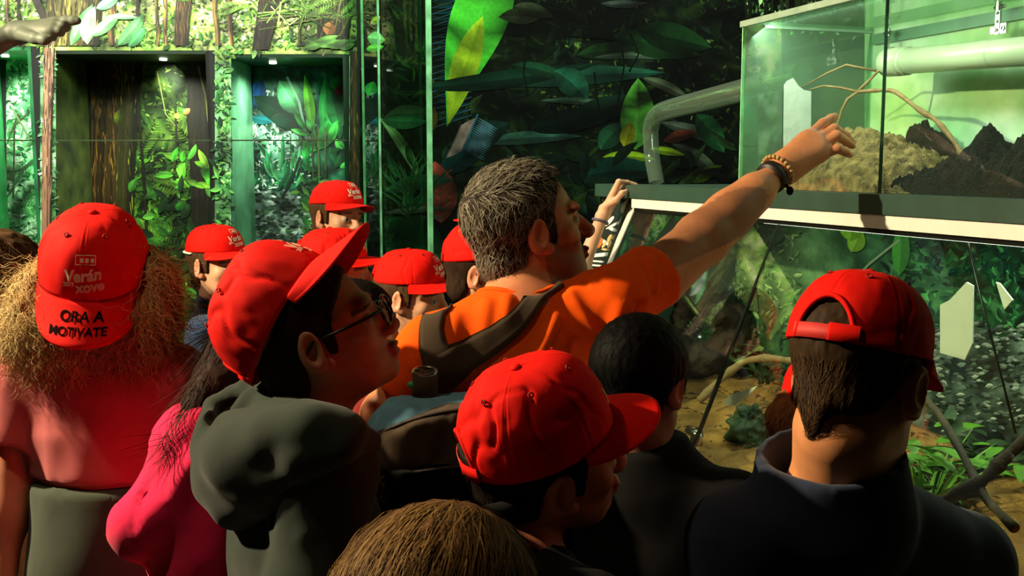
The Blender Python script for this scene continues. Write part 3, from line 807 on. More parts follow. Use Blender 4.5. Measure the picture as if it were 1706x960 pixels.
M_SOILDARK = mat('black_soil', (11, 12, 8), .95, noise=(60, .8), bump=(260, 1, .012))
M_TWIG = mat('brown_twig', (138, 112, 74), .8, noise=(40, .3), bump=(200, .6, .002))
M_ROOT = mat('dark_root', (62, 50, 32), .85, noise=(30, .3), bump=(140, .7, .003))
M_ROCK = mat('brown_rock', (52, 38, 30), .8, noise=(12, .5), bump=(50, .9, .01))
M_PLANT = mat('plant_leaf', (88, 142, 36), .5, noise=(30, .25), bump=(150, .2))
M_LITTER = mat('dry_leaf', (96, 66, 36), .8, noise=(60, .6), bump=(200, .3))
M_PLANTDARK = mat('dark_plant_leaf', (40, 66, 30), .6, noise=(30, .3), bump=(150, .3))
M_PIPE = mat('translucent_white_pipe', (176, 190, 160), .3, noise=(9, .12))
M_BULB = emitmat('lamp_lens', (255, 255, 240), 9)
M_STATUE = mat('grey_bronze', (132, 144, 130), .5, .0, noise=(25, .15), bump=(120, .15))

def wallpiece(name, x0, x1, y0, y1, z0, z1, m, kind=True):
    o = MB().box(((x0+x1)/2, (y0+y1)/2, (z0+z1)/2), ((x1-x0)/2, (y1-y0)/2, (z1-z0)/2)).build(name, m)
    o['kind'] = 'structure'; return o
wallpiece('floor', -4.6, 4.6, -3, 7, -.1, 0, M_FLOOR); wallpiece('ceiling', -4.6, 4.6, -3, 7, 3.3, 3.4, M_CEIL)
wallpiece('wall_side', -4.6, -4.5, -3, 7, 0, 3.3, M_WALL); wallpiece('wall_right', 4.5, 4.6, -3, 7, 0, 3.3, M_WALL); wallpiece('wall_front', -4.5, 4.5, -3, -2.9, 0, 3.3, M_WALL)

# ---- left wall: bright forest mural with three recessed display niches
YL, YB = 6.0, 5.2
px2x = lambda px, Y: (px-853)/F*Y
def zat(py, Y): return P(853, py, Y)[2]
NZ0 = .45
NI = [(-60, 67, 78), (93, 358, 84), (385, 582, 90)]
mb = MB(); xs = [-4.5]; XR = px2x(604, YL)
segs = [(px2x(a, YL), px2x(b, YL), zat(t, YL)) for a, b, t in NI]
x = -4.5
for a, b, zt in segs:
    mb.box(((x+a)/2, YL+.05, 1.65), ((a-x)/2, .05, 1.65)); mb.box(((a+b)/2, YL+.05, (zt+3.3)/2), ((b-a)/2, .05, (3.3-zt)/2)); mb.box(((a+b)/2, YL+.05, NZ0/2), ((b-a)/2, .05, NZ0/2)); x = b
mb.box(((x+XR)/2, YL+.05, 1.65), ((XR-x)/2, .05, 1.65)); xb = px2x(600, YB+.1); mb.hexa([(x_+dx_, y_, z_) for z_ in (0, 3.3) for (x_, dx_, y_) in ((xb, 0, YB+.1), (xb, .03, YB+.1), (XR, .03, YL+.1), (XR, 0, YL+.1))])
wl = mb.build('wall_left', M_WALL); wl['kind'] = 'structure'
BR = [(232, 244, 170), (196, 224, 110), (150, 200, 84), (110, 168, 60), (84, 128, 44), (210, 210, 130), (60, 92, 36)]
MINT = [(150, 214, 150), (196, 236, 190), (104, 180, 110), (70, 150, 84), (220, 244, 214), (48, 104, 62)]
DK = [(28, 46, 16), (52, 84, 26), (86, 122, 40), (40, 58, 22), (120, 150, 60)]
def nf(x, y, s, k): return float(vnoise(np.array([[x/s, y/s, k]]), 3)[0])
def blend(cols, t):
    t = min(max(t, 0), .999)*(len(cols)-1); i = int(t); return np.asarray(cols[i], float)*(1-t+i)+np.asarray(cols[i+1], float)*(t-i)
def not_niche(x, y):
    for a, b, t in NI:
        if a-2 < x < b+2 and y > t-2: return False
    return True
mu = Mural(front_plane(YL), 1)
def bg(x, y):
    n = nf(x, y, 26, 1)*.6+nf(x, y, 9, 2)*.4
    c = blend([(40, 66, 26), (120, 170, 60), (190, 222, 110), (236, 246, 190)], .5+.6*n) if y < 100 else blend([(30, 76, 40), (86, 160, 84), (150, 214, 150), (214, 240, 206)], .45+.6*n)
    return c
# one printed field per stretch of wall between the niches
for (a, b, y0, y1) in ((-140, 606, -140, 77), (67, 93, 77, 640), (358, 385, 77, 640), (582, 606, 77, 640), (-140, -60, 77, 640), (93, 358, 77, 84), (385, 582, 77, 90)):
    mu.grid(a, y0, b, y1, max(3, int((b-a)/7)), max(3, int((y1-y0)/7)), bg)
def put_scatter(n, box, pal, L, **k):
    mu.scatter(*box, n, pal, L, dens=lambda x, y: 1.0 if not_niche(x, y) and (y < 60 or not_niche(x, y+5)) else 0, **k)
put_scatter(1700, (-60, -60, 600, 88), BR, (5, 16)); put_scatter(500, (-60, -40, 600, 70), [(244, 250, 214), (226, 240, 160)], (4, 10), asp=(.5, .9)); put_scatter(1500, (-60, -60, 600, 90), BR+[(40, 60, 24), (30, 44, 20)], (3, 8), asp=(.2, .6)); put_scatter(300, (-60, 60, 600, 90), [(96, 150, 60), (60, 110, 44), (150, 206, 110)], (6, 18))
put_scatter(420, (66, 80, 92, 560), MINT, (5, 12)); put_scatter(420, (357, 80, 386, 560), [(60, 130, 60), (110, 190, 90), (30, 70, 36), (150, 220, 110)], (6, 14))
rr = mu.r
for x0, w, c in ((12, 5, (120, 96, 66)), (30, 4, (70, 60, 40)), (262, 6, (120, 110, 56)), (275, 5, (150, 120, 64)), (360, 8, (160, 130, 70)), (384, 7, (168, 120, 70)), (230, 5, (110, 90, 50)), (186, 10, (140, 110, 62)), (500, 4, (120, 110, 56))):
    mu.trunk([(x0+rr.uniform(-3, 3), y) for y in (-60, -20, 20, 50, 76)], w, w, c, 3, speck=6)
mu.trunk([(128, -60), (124, 0), (120, 40), (114, 76)], 92, 100, (110, 104, 50), 22, .4, 200, (120, 110, 60))
mu.trunk([(306, -60), (306, 0), (303, 40), (302, 76)], 26, 24, (96, 76, 42), 7, .4, 60)
mu.trunk([(448, -60), (446, 0), (440, 40), (434, 83)], 30, 28, (52, 44, 26), 8, .4, 60)
mu.line([(470, -30), (462, 20), (446, 76)], 8, (44, 36, 22), 5); mu.line([(52, -20), (64, 10), (76, 38)], 14, (60, 52, 44), 10)
mu.trunk([(548, -60), (552, 0), (556, 30), (552, 76)], 66, 50, (60, 62, 32), 16, .5, 130, (90, 90, 40))
mu.line([(576, -60), (592, 10), (566, 60)], 3, (120, 124, 50)); mu.leaf(545, 58, 24, 22, 70, (190, 130, 70))
mu.trunk([(594, 86), (594, 200), (592, 320), (590, 520)], 22, 22, (64, 46, 28), 7, .4, 90, (110, 84, 50)); mu.trunk([(82, 80), (80, 160), (78, 250), (76, 640)], 18, 15, (150, 112, 82), 6, .4, 70, (190, 150, 120))
for i in range(36):
    t = rr.random()*360; mu.line([(500+rr.uniform(-70, 90), rr.uniform(-10, 30)), (500+rr.uniform(-80, 90), rr.uniform(20, 60))], 2, np.asarray(rr.choice(BR))*rr.uniform(.4, 1))
for q in ((118, 76, 78, 22, 66, (120, 214, 120), -10), (146, 74, 66, 26, 96, (196, 236, 190), -40), (196, 76, 70, 24, 42, (108, 196, 110), 20), (150, 60, 64, 20, 30, (130, 214, 130), 18), (214, 78, 44, 18, 44, (70, 150, 84), 14), (160, 14, 46, 18, 20, (150, 220, 170), 20), (176, 28, 60, 9, 2, (150, 210, 150), -10)):
    mu.leaf(q[0], q[1], q[2], q[3], q[4], q[5], q[6], 8, .7, rib=1.25)
for i in range(16): mu.fern(rr.uniform(330, 600), rr.uniform(-30, 40), rr.uniform(40, 70), rr.uniform(-60, 240), rr.choice(BR[1:5]), rr.uniform(-60, 60))
for i in range(10): mu.leaf(rr.uniform(500, 578), rr.uniform(70, 84), rr.uniform(24, 50), rr.uniform(9, 16), rr.choice((10, 170, 20, 160)), (130, 206, 90), rr.uniform(-20, 20))
for i in range(20): mu.leaf(rr.uniform(358, 378), rr.uniform(100, 520), rr.uniform(12, 26), rr.uniform(5, 9), rr.uniform(-40, 220), rr.choice(((40, 110, 50), (120, 210, 90), (24, 64, 36))), rr.uniform(-30, 30))
vv = np.array(mu.v)[:, :2]; fac = np.clip(.92+.5*fbm(np.concatenate([vv/np.array([34, 26]), np.full((len(vv), 1), 2.0)], 1), 17, 3), .4, 1.3); mu.c = list(np.array(mu.c, float)*fac[:, None])
mu.build('mural_print', wl, M_PRINTWALL)

ND = .5
def niche(i, label, lining_cols, paint):
    a, b, t = NI[i]; x0, x1, zt = segs[i]
    o = empty('display_niche', ((x0+x1)/2, YL+.3, NZ0)); tag(o, label, 'display niche')
    L = Mural(front_plane(YL+ND), 20+i); pa, pb, pt = 853+(a-853)*YL/(YL+ND), 853+(b-853)*YL/(YL+ND), None
    ztop = zt; pt = 480-F*0; 
    # picture row of the niche ceiling where it meets the back print
    for yy in range(60, 200):
        if zat(yy, YL+ND) < zt: pt = yy; break
    paint(L, pa, pb, pt); vv = np.array(L.v)[:, :2]; fac = np.clip(.95+.6*fbm(np.concatenate([vv/np.array([30, 26]), np.full((len(vv), 1), 2.0+i)], 1), 17, 3), .35, 1.35); L.c = list(np.array(L.c, float)*fac[:, None]); L.build('back_print', o, M_PRINTWALL, clip=(pa, pt-3, pb, 640))
    g = MB(); th = .02; yc = YL+ND/2+.05
    lc, rc_, tc_ = lining_cols
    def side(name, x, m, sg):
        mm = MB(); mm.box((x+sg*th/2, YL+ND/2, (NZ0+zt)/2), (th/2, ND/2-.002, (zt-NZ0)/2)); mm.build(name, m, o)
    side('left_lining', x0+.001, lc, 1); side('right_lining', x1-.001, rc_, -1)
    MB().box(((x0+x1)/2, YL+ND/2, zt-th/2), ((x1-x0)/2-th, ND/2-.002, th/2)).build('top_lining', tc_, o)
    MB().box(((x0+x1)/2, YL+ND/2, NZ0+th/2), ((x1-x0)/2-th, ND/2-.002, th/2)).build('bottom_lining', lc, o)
    MB().box(((x0+x1)/2, YL+ND+.012, (NZ0+zt)/2), ((x1-x0)/2, .008, (zt-NZ0)/2)).build('back_board', M_WALL, o)
    MB().box(((x0+x1)/2, YL+.006, (NZ0+zt)/2), ((x1-x0)/2-.002, .004, (zt-NZ0)/2-.002)).build('glass_pane', M_GLASSNICHE, o)
    zz = zat(234, YL); MB().box(((x0+x1)/2, YL+.005, zz), ((x1-x0)/2-.004, .0055, .004)).build('pane_joint', M_LINEG, o)
    return o
M_LINEG = mat('pane_seam', (52, 66, 34), .4, noise=(10, .3))
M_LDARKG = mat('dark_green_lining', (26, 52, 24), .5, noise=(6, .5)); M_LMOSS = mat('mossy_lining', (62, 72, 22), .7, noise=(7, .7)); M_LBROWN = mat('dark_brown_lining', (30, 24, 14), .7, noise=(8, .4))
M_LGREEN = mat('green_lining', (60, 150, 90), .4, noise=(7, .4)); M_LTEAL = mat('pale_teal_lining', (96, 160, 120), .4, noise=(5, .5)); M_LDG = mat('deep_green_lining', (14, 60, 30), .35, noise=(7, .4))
def paint1(L, a, b, t):
    L.grid(a-4, t-4, b+4, 660, 20, 60, lambda x, y: blend([(40, 100, 60), (110, 190, 130), (200, 236, 200)], .5+.6*nf(x, y, 16, 4)))
    L.scatter(a, t, b, 600, 1500, MINT, (6, 18)); 
    for i in range(14): L.fern(L.r.uniform(a, b), L.r.uniform(t+60, 480), L.r.uniform(30, 70), L.r.uniform(-30, 210), L.r.choice(MINT[:4]))
    for k in ((10, 240, 420), (24, 210, 330)): L.line([(k[0]+20, 190), (k[0], k[1]), (k[0]-2, k[2])], 3, (70, 80, 50))
    L.line([(20, 180), (50, 232)], 3, (110, 130, 90)); L.line([(2, 330), (40, 280), (62, 262)], 5, (50, 84, 56))
def paint2(L, a, b, t):
    L.grid(a-4, t-4, b+4, 660, 60, 90, lambda x, y: blend([(16, 26, 8), (44, 66, 20), (90, 116, 40)], .42+.55*nf(x, y, 20, 5)+.12*(x-250)/100*(1 if y < 240 else .4)))
    L.scatter(210, t, b, 300, 700, DK, (5, 14)); L.scatter(210, 250, b, 600, 1500, [(34, 66, 18), (60, 104, 28), (92, 150, 44), (22, 40, 14), (130, 180, 60)], (7, 22))
    for i in range(26): L.fern(L.r.uniform(215, b-20), L.r.uniform(170, 420), L.r.uniform(36, 72), L.r.uniform(-40, 220), L.r.choice(((70, 100, 30), (92, 124, 36), (60, 104, 36))), L.r.uniform(-70, 70), lw=.3)
    L.trunk([(126, 80), (128, 200), (132, 400), (134, 600)], 64, 62, (74, 82, 20), 16, .45, 160, (90, 96, 30))
    L.trunk([(188, 80), (182, 160), (176, 300), (170, 600)], 84, 76, (64, 42, 18), 20, .5, 260, (110, 78, 30))
    L.trunk([(222, 90), (216, 160), (208, 300), (204, 600)], 34, 30, (60, 52, 22), 8, .5, 60, (110, 110, 36))
    L.trunk([(333, 90), (330, 200), (336, 300), (338, 520)], 40, 34, (42, 30, 16), 9, .4, 60)
    L.line([(230, 95), (232, 200), (240, 300), (246, 420)], 5, (34, 26, 14)); L.line([(292, 170), (294, 240), (290, 280)], 4, (46, 40, 20)); L.line([(330, 110), (342, 160), (352, 240)], 3, (110, 110, 50)); L.line([(262, 120), (276, 190), (292, 210)], 2, (120, 130, 70))
    for i in range(30):
        x, y = L.r.uniform(280, b-4), L.r.uniform(262, 330); L.leaf(x, y, L.r.uniform(18, 34), L.r.uniform(8, 13), L.r.uniform(-30, 200), (L.r.uniform(70, 130), L.r.uniform(150, 200), 50), L.r.uniform(-30, 30))
    for i in range(70):
        x, y = L.r.uniform(215, b-4), L.r.uniform(320, 560); L.leaf(x, y, L.r.uniform(20, 46), L.r.uniform(9, 18), L.r.uniform(-60, 220), np.asarray(L.r.choice(((40, 84, 24), (60, 120, 40), (24, 50, 20), (84, 140, 50))))*L.r.uniform(.7, 1.1), L.r.uniform(-30, 30))
    L.leaf(306, 190, 14, 10, 40, (214, 150, 70)); L.leaf(300, 196, 12, 9, 150, (200, 130, 60)); L.leaf(196, 210, 30, 18, 80, (120, 130, 34)); L.leaf(296, 352, 16, 14, 70, (70, 180, 50))
def paint3(L, a, b, t):
    def c(x, y):
        n = .5*nf(x, y, 18, 7)+.3*nf(x, y, 7, 8)
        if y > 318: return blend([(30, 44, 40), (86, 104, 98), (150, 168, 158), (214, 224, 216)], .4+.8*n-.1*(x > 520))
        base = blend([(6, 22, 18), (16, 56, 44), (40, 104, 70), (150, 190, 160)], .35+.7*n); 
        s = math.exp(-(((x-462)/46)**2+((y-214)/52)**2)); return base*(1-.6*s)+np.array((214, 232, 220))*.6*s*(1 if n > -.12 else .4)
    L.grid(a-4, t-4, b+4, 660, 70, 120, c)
    L.scatter(410, 150, 520, 316, 700, [(12, 40, 26), (30, 80, 50), (60, 130, 80), (190, 220, 196), (230, 240, 226)], (4, 11))
    L.scatter(400, 318, 560, 470, 700, [(60, 76, 72), (120, 136, 128), (184, 196, 190), (30, 40, 38), (60, 90, 60)], (5, 13), asp=(.35, .6), ang=(-20, 20))
    L.leaf(405, 190, 60, 26, 70, (16, 84, 150), -10); L.leaf(428, 180, 50, 22, 80, (20, 60, 110)); L.leaf(416, 196, 40, 16, -10, (24, 110, 120))
    L.leaf(520, 220, 120, 44, 146, (14, 44, 30), 10); L.leaf(500, 190, 66, 44, 118, (60, 130, 80), 10, rib=1.5); L.line([(478, 128), (498, 170), (512, 236)], 4, (150, 200, 170))
    for q in ((520, 220, 96, 18, 94, (90, 170, 40)), (538, 224, 100, 22, 84, (24, 100, 46)), (552, 214, 92, 40, 78, (30, 110, 44)), (530, 250, 70, 30, 60, (34, 130, 56)), (566, 220, 80, 30, 100, (20, 80, 40))): L.leaf(*q, 8, 8, .75, rib=1.3)
    for i in range(20): L.leaf(L.r.uniform(505, 575), L.r.uniform(215, 300), L.r.uniform(18, 40), L.r.uniform(9, 16), L.r.uniform(-20, 200), np.asarray(L.r.choice(((60, 190, 70), (40, 150, 60), (90, 210, 90), (20, 90, 44))))*L.r.uniform(.8, 1.1))
    for k in (520, 530, 541): L.line([(k, 212), (k+2, 320)], 3, (70, 84, 40))
    for i in range(18):
        x = L.r.uniform(420, 500); L.leaf(x, L.r.uniform(270, 320), L.r.uniform(24, 50), 7, L.r.uniform(50, 130), L.r.choice(((40, 110, 70), (20, 60, 40), (70, 140, 90))), L.r.uniform(-40, 40))
    L.leaf(566, 160, 18, 18, 90, (180, 24, 30)); L.leaf(576, 168, 12, 12, 60, (140, 16, 24)); L.line([(470, 330), (492, 285), (500, 262)], 5, (20, 30, 24)); L.line([(412, 240), (414, 330)], 3, (40, 50, 34))
    L.scatter(500, 300, 580, 470, 160, [(24, 60, 28), (50, 110, 50), (90, 130, 60)], (10, 24))
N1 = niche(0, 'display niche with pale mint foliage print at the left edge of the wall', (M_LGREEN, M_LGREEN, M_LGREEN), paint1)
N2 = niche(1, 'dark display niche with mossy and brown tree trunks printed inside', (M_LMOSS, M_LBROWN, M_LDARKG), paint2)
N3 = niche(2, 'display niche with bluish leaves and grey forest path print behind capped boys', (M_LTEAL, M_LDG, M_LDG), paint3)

# ---- dark mural on the back wall
wb = MB().box(((px2x(600, YB)+4.5)/2, YB+.05, 1.65), ((4.5-px2x(600, YB))/2, .05, 1.65)).build('wall_back', M_WALL); wb['kind'] = 'structure'
mu = Mural(front_plane(YB), 5)
mu.grid(600, -150, 1900, 720, 150, 100, lambda x, y: blend([(5, 8, 5), (10, 17, 9), (24, 40, 18), (44, 66, 26)], .22+.4*nf(x, y, 50, 3)+.3*nf(x, y, 14, 4)+.12*math.exp(-((x-1080)/160)**2-((y-90)/110)**2)))
mu.scatter(640, -60, 1240, 330, 700, [(16, 30, 12), (10, 20, 12), (34, 52, 20), (22, 40, 30)], (14, 50), asp=(.15, .35))
mu.scatter(900, -40, 1235, 230, 600, [(60, 96, 30), (36, 64, 22), (84, 120, 44), (110, 130, 70)], (4, 12), dark=(.4, 1.1), dens=lambda x, y: max(0, nf(x, y, 40, 9)+.45))
mu.scatter(1236, -60, 1500, 60, 500, [(84, 150, 60), (150, 200, 120), (40, 80, 34), (210, 226, 200)], (5, 16))
for k in range(14): mu.line([(1236+k*12, -60), (1240+k*12+rr.uniform(-8, 8), 60)], rr.uniform(2, 6), (30, 40, 20))
# feathered blue leaf at the left
for k in range(26):
    y = -60+k*10; mu.leaf(788, y, 74-k*.6, 5.5, 196, (10, 44, 54), -12, 4); mu.line([(786, y+2), (752, y+13), (718, y+24)], 1.3, (46, 74, 84))
mu.line([(790, -60), (786, 60), (770, 160)], 5, (8, 16, 14))
mu.leaf(744, 212, 320, 96, 77, (70, 180, 50), -14, 14, .96, rib=.92, pk=.62); mu.leaf(747, 208, 190, 46, 76, (140, 170, 34), -8, 10, .9, pk=.55)
mu.leaf(722, 220, 44, 12, 88, (110, 96, 30)); mu.leaf(726, 290, 120, 40, 30, (12, 46, 46), 10)
B_ = [(820, 138, 290, 34, 6, (22, 62, 46), -6), (700, 146, 300, 30, 4, (10, 34, 24), 8), (960, 92, 140, 30, 10, (24, 56, 26), -16), (850, 108, 110, 22, -6, (18, 50, 32), -20), (990, 96, 150, 12, 6, (64, 84, 66), -16), (924, 118, 76, 46, -30, (24, 70, 52), -28), (900, 168, 150, 12, 2, (60, 92, 74), -16), (940, 205, 140, 40, 22, (12, 34, 24), -10),
      (1020, 60, 150, 46, -10, (22, 60, 26), -6), (1060, 48, 130, 50, -14, (18, 52, 22), 0), (900, 30, 70, 28, 170, (70, 84, 50), 20), (856, 10, 70, 24, -10, (60, 70, 46), -14), (1000, 6, 80, 14, -4, (70, 84, 74), 10), (1070, 130, 90, 18, -16, (60, 70, 50), -20), (1100, 204, 130, 22, -14, (56, 66, 56), -8), (1120, 240, 110, 24, -24, (54, 66, 50), -30), (1105, 236, 60, 20, 20, (90, 40, 26), -10),
      (1004, 262, 90, 18, 6, (92, 120, 22), -20), (1082, 248, 60, 14, -6, (110, 140, 24), -10), (1150, 304, 60, 22, 30, (84, 120, 20), -6), (800, 238, 170, 22, 8, (46, 84, 70), -10), (772, 252, 90, 44, 40, (16, 40, 34), -20), (880, 216, 160, 40, 14, (8, 24, 18), -10), (960, 296, 140, 50, 12, (12, 40, 32), -18), (1160, 190, 80, 40, -50, (20, 60, 30), -10), (1000, 250, 60, 36, 60, (26, 66, 44), -30)]
for q in B_: mu.leaf(q[0], q[1], q[2], q[3], q[4], q[5], q[6], 10, .65, rib=1.3)
mu.leaf(1058, 250, 120, 58, 84, (84, 170, 54), 8, 10, .85, rib=.8); mu.leaf(1040, 246, 46, 26, 74, (128, 130, 24), 0, 6)
for k in range(16):    # striped bluish and pinkish leaf above the man's head
    mu.leaf(796-k*1.5, 196+k*3.4, 40, 4.5, -34, (70, 108, 124), 8, 3); mu.leaf(796-k*1.6, 196+k*3.5, 34, 4.2, 206, (140, 120, 116), 0, 3)
mu.line([(796, 190), (784, 220), (770, 256)], 3, (40, 80, 100))
mu.leaf(735, 372, 104, 62, 94, (128, 54, 40), 4, 10, .85, rib=1.25)
for k in range(7): mu.line([(735, 360-k*11), (750+k*.6, 348-k*11)], 1.2, (160, 84, 64)); mu.line([(735, 360-k*11), (718, 350-k*11)], 1.2, (96, 36, 28))
# lower left: long blades, behind the glass sheets
for q in ((700, 300, 130, 18, 112, (96, 124, 80), 26), (672, 360, 90, 16, 80, (60, 100, 60), -30), (694, 350, 80, 12, 60, (40, 76, 44), -20), (660, 300, 60, 12, 100, (30, 60, 40), 30), (640, 320, 120, 26, 20, (30, 66, 50), -24), (640, 355, 110, 12, 8, (90, 96, 84), -10), (650, 372, 90, 10, 10, (70, 84, 76), -10), (690, 440, 90, 70, 110, (24, 84, 40), 20), (740, 430, 120, 90, 150, (16, 60, 34), 20), (640, 196, 80, 34, 6, (60, 92, 56), 6), (636, 200, 76, 26, -6, (34, 80, 50), 10), (678, 240, 40, 12, -80, (30, 64, 34), 10), (612, 62, 30, 24, -10, (110, 180, 110), 0), (610, 82, 30, 14, 8, (80, 160, 60), 0), (618, 40, 20, 12, 40, (140, 150, 40), 0), (614, 160, 26, 22, 70, (40, 130, 50), 0)):
    mu.leaf(*q, 8, .75, rib=1.25)
for k in range(30): mu.leaf(680+mu.r.uniform(-8, 20), 330+mu.r.uniform(-20, 40), mu.r.uniform(40, 80), 4, mu.r.uniform(20, 150), (40, 76, 44), mu.r.uniform(-40, 40), 5)
for k in range(60): mu.leaf(mu.r.uniform(850, 1235), mu.r.uniform(240, 420), mu.r.uniform(20, 70), mu.r.uniform(8, 22), mu.r.uniform(-40, 220), np.asarray(mu.r.choice(((14, 30, 16), (24, 46, 22), (40, 60, 24), (10, 20, 14))))*mu.r.uniform(.7, 1.2), mu.r.uniform(-30, 30))
for pts in (((1034, 60), (1040, 110), (1024, 200)), ((990, 120), (994, 160), (1000, 190)), ((1050, 56), (1064, 90), (1048, 120)), ((880, 60), (872, 120), (880, 160)), ((946, 60), (1010, 64), (1056, 74))): mu.line(list(pts), 3, (8, 12, 6))
vv = np.array(mu.v)[:, :2]; fac = np.clip(.8+.7*fbm(np.concatenate([vv/np.array([60, 26]), np.full((len(vv), 1), 5.0)], 1), 7, 3), .2, 1.25); mu.c = list(np.array(mu.c, float)*fac[:, None]*.95)
mu.build('mural_print', wb, M_PRINTDULL)

# ---- tall glass sheets standing before the murals
def glass_sheet(label, ax, ay, bx, by, edges, m=None):
    m = M_GLASSTALL
    o = empty('glass_screen', ((ax+bx)/2, (ay+by)/2, 0)); tag(o, label, 'glass screen', None); d = nrm(V3(bx-ax, by-ay, 0)); nn = V3(-d[1], d[0], 0); t = .006
    L = math.hypot(bx-ax, by-ay); R = np.stack([d, nn, V3(0, 0, 1)], 1)
    MB().box(((ax+bx)/2, (ay+by)/2, 1.6), (L/2-.004, t, 1.6), R).build('pane', m, o)
    for e, w in edges:
        p = (ax, ay) if e == 0 else (bx, by); MB().box((p[0], p[1], 1.6), (w, w, 1.6), R).build('polished_edge', M_EDGE, o)
glass_sheet('clear glass panel rising beside the right edge of the path print niche', px2x(583, 4.5), 4.5, px2x(609, 4.9), 4.9, ((1, .0055),))
glass_sheet('narrow glass panel with a bright green edge before the dark mural', px2x(612, 5.1), 5.1, px2x(635, 4.75), 4.75, ((1, .0045),))
glass_sheet('clear glass panel with the thickest green edge left of the red leaf', px2x(640, 5.1), 5.1, px2x(717, 4.6), 4.6, ((1, .0095),))
# ------------------------------------------------------------------ vitrine at the right
U = V3(-.3168, .9485, 0); O_ = V3(-.9485, -.3168, 0); T0 = V3(.79, 2.45, 0)
def T(s, o, z): return T0+U*s+O_*o+V3(0, 0, z)
def s_of(px, o): k = (px-853)/F; return (.79-.9485*o-k*(2.45-.3168*o))/(.3168+.9485*k)
def TP(px, py, o): s = s_of(px, o); return P(px, py, T(s, o, 0)[1])
RT = np.stack([U, O_, V3(0, 0, 1)], 1)
S0, S1, SE = -1.35, 1.20, s_of(1229, 0); D = .433
def tb(mb, s0, s1, o0, o1, z0, z1): return mb.box(T((s0+s1)/2, (o0+o1)/2, (z0+z1)/2), ((s1-s0)/2, (o1-o0)/2, (z1-z0)/2), RT)
ZB1, ZB0, ZW = 1.622, 1.577, 1.545
vt = empty('vitrine', T(0, -.2, 0)); tag(vt, 'long vitrine with slanted glass front under a dark green board', 'vitrine')
b = MB(); tb(b, S0, s_of(1003, 0), -.1, .03, ZB0, ZB1); tb(b, S0, S1, -D-.03, -.1, ZB0+.004, ZB1); b.build('top_board', M_BOARD, vt)
SW = s_of(1062, 0)
tb(MB(), S0, SW, .0, .024, ZW, ZB0-.001).build('white_rail', M_WHITE, vt); tb(MB(), S0, SW, .001, .014, ZW-.012, ZW-.001).build('lower_rail', M_ROD, vt)
ZG = .82; KS = .413
og = lambda z: (ZW-z)*KS
def slab(s0, s1, z0, z1, t, lift=0): 
    c = []
    for z in (z0, z1):
        for (s, dd) in ((s0, -t), (s1, -t), (s1, t), (s0, t)): c.append(T(s, og(z)+dd+lift, z))
    return c
SJ = s_of(1301, 0)
for k, (a, e) in enumerate(((S0, SJ-.003), (SJ+.003, SW))): MB().hexa(slab(a, e, ZG, ZW-.013, .003)).build('slanted_glass', M_GLASS, vt)
MB().hexa(slab(SJ-.0045, SJ+.0045, .93, ZW-.013, .0045)).build('glass_joint', M_ROD, vt)
cl = TP(1164, 722, og(1.02)); k = MB(); k.tube([cl+U*-.03+O_*.012, cl+U*.035+O_*.012], .011, 12); k.box(cl-V3(0, 0, .012)+O_*.006, (.016, .01, .02), RT); k.ball(cl-U*.03+O_*.016, .012); k.build('joint_clamp', M_CHROME, vt, smooth=True)
MB().hexa([T(s, o, z) for z, oo in ((0, .0), (ZG, og(ZG)+.02)) for (s, o) in ((S0, -D), (S1, -D), (S1, oo), (S0, oo))]).build('plinth', M_BOARD, vt)
tb(MB(), S0, S1, -D-.02, -D, ZG, ZB0).build('back_board', M_BOARD, vt)
MB().hexa([T(s, o, z) for z, oo in ((ZG, og(ZG)), (ZB0, .0)) for (s, o) in ((S1-.01, -D), (S1, -D), (S1, oo), (S1-.01, oo))]).build('end_panel', M_BOARD, vt)
# printed forest backdrop inside
mp = any_plane(T(0, -D+.003, 0), O_); mu = Mural(mp, 9)
def bgt(x, y):
    n = .5*nf(x, y, 34, 11)+.3*nf(x, y, 12, 12)
    l = math.exp(-((x-1285)/130)**2-((y-430)/150)**2); base = blend([(10, 26, 16), (26, 60, 36), (58, 104, 66), (110, 150, 100)], .34+.7*n)  # brighter patch of case light painted into the print
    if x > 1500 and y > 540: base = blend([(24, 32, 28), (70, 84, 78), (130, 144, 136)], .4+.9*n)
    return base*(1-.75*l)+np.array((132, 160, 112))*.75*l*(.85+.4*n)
mu.grid(1040, 340, 1900, 760, 110, 60, bgt)
mu.scatter(1480, 380, 1760, 560, 500, [(14, 44, 26), (30, 80, 44), (60, 120, 70), (20, 60, 50)], (10, 30)); mu.scatter(1540, 540, 1780, 720, 600, [(90, 104, 96), (150, 160, 152), (40, 50, 44)], (6, 18), asp=(.3, .6), ang=(-20, 20))
mu.scatter(1180, 380, 1330, 560, 300, [(150, 176, 120), (110, 140, 90), (84, 116, 76)], (6, 18)); mu.scatter(1040, 350, 1200, 470, 120, [(14, 34, 20), (40, 64, 24), (24, 50, 24)], (18, 50))
for q in ((1080, 380, 60, 26, 10, (80, 110, 24)), (1108, 376, 60, 30, 160, (60, 96, 22)), (1500, 460, 90, 30, 84, (60, 130, 50)), (1420, 420, 40, 30, 60, (120, 160, 50)), (1418, 402, 44, 40, 80, (110, 160, 40)), (1470, 400, 60, 40, 100, (40, 90, 50))): mu.leaf(*q, 8, 8, .8)
for pts, w, c in (([(1218, 440), (1256, 470), (1262, 520)], 8, (84, 100, 74)), ([(1180, 480), (1240, 440), (1300, 380)], 7, (104, 128, 92)), ([(1392, 500), (1450, 440), (1500, 400)], 4, (120, 140, 110)), ([(1086, 350), (1060, 420)], 6, (60, 84, 50))): mu.line(pts, w, c)
mu.build('backdrop_print', vt, M_PRINTDULL)
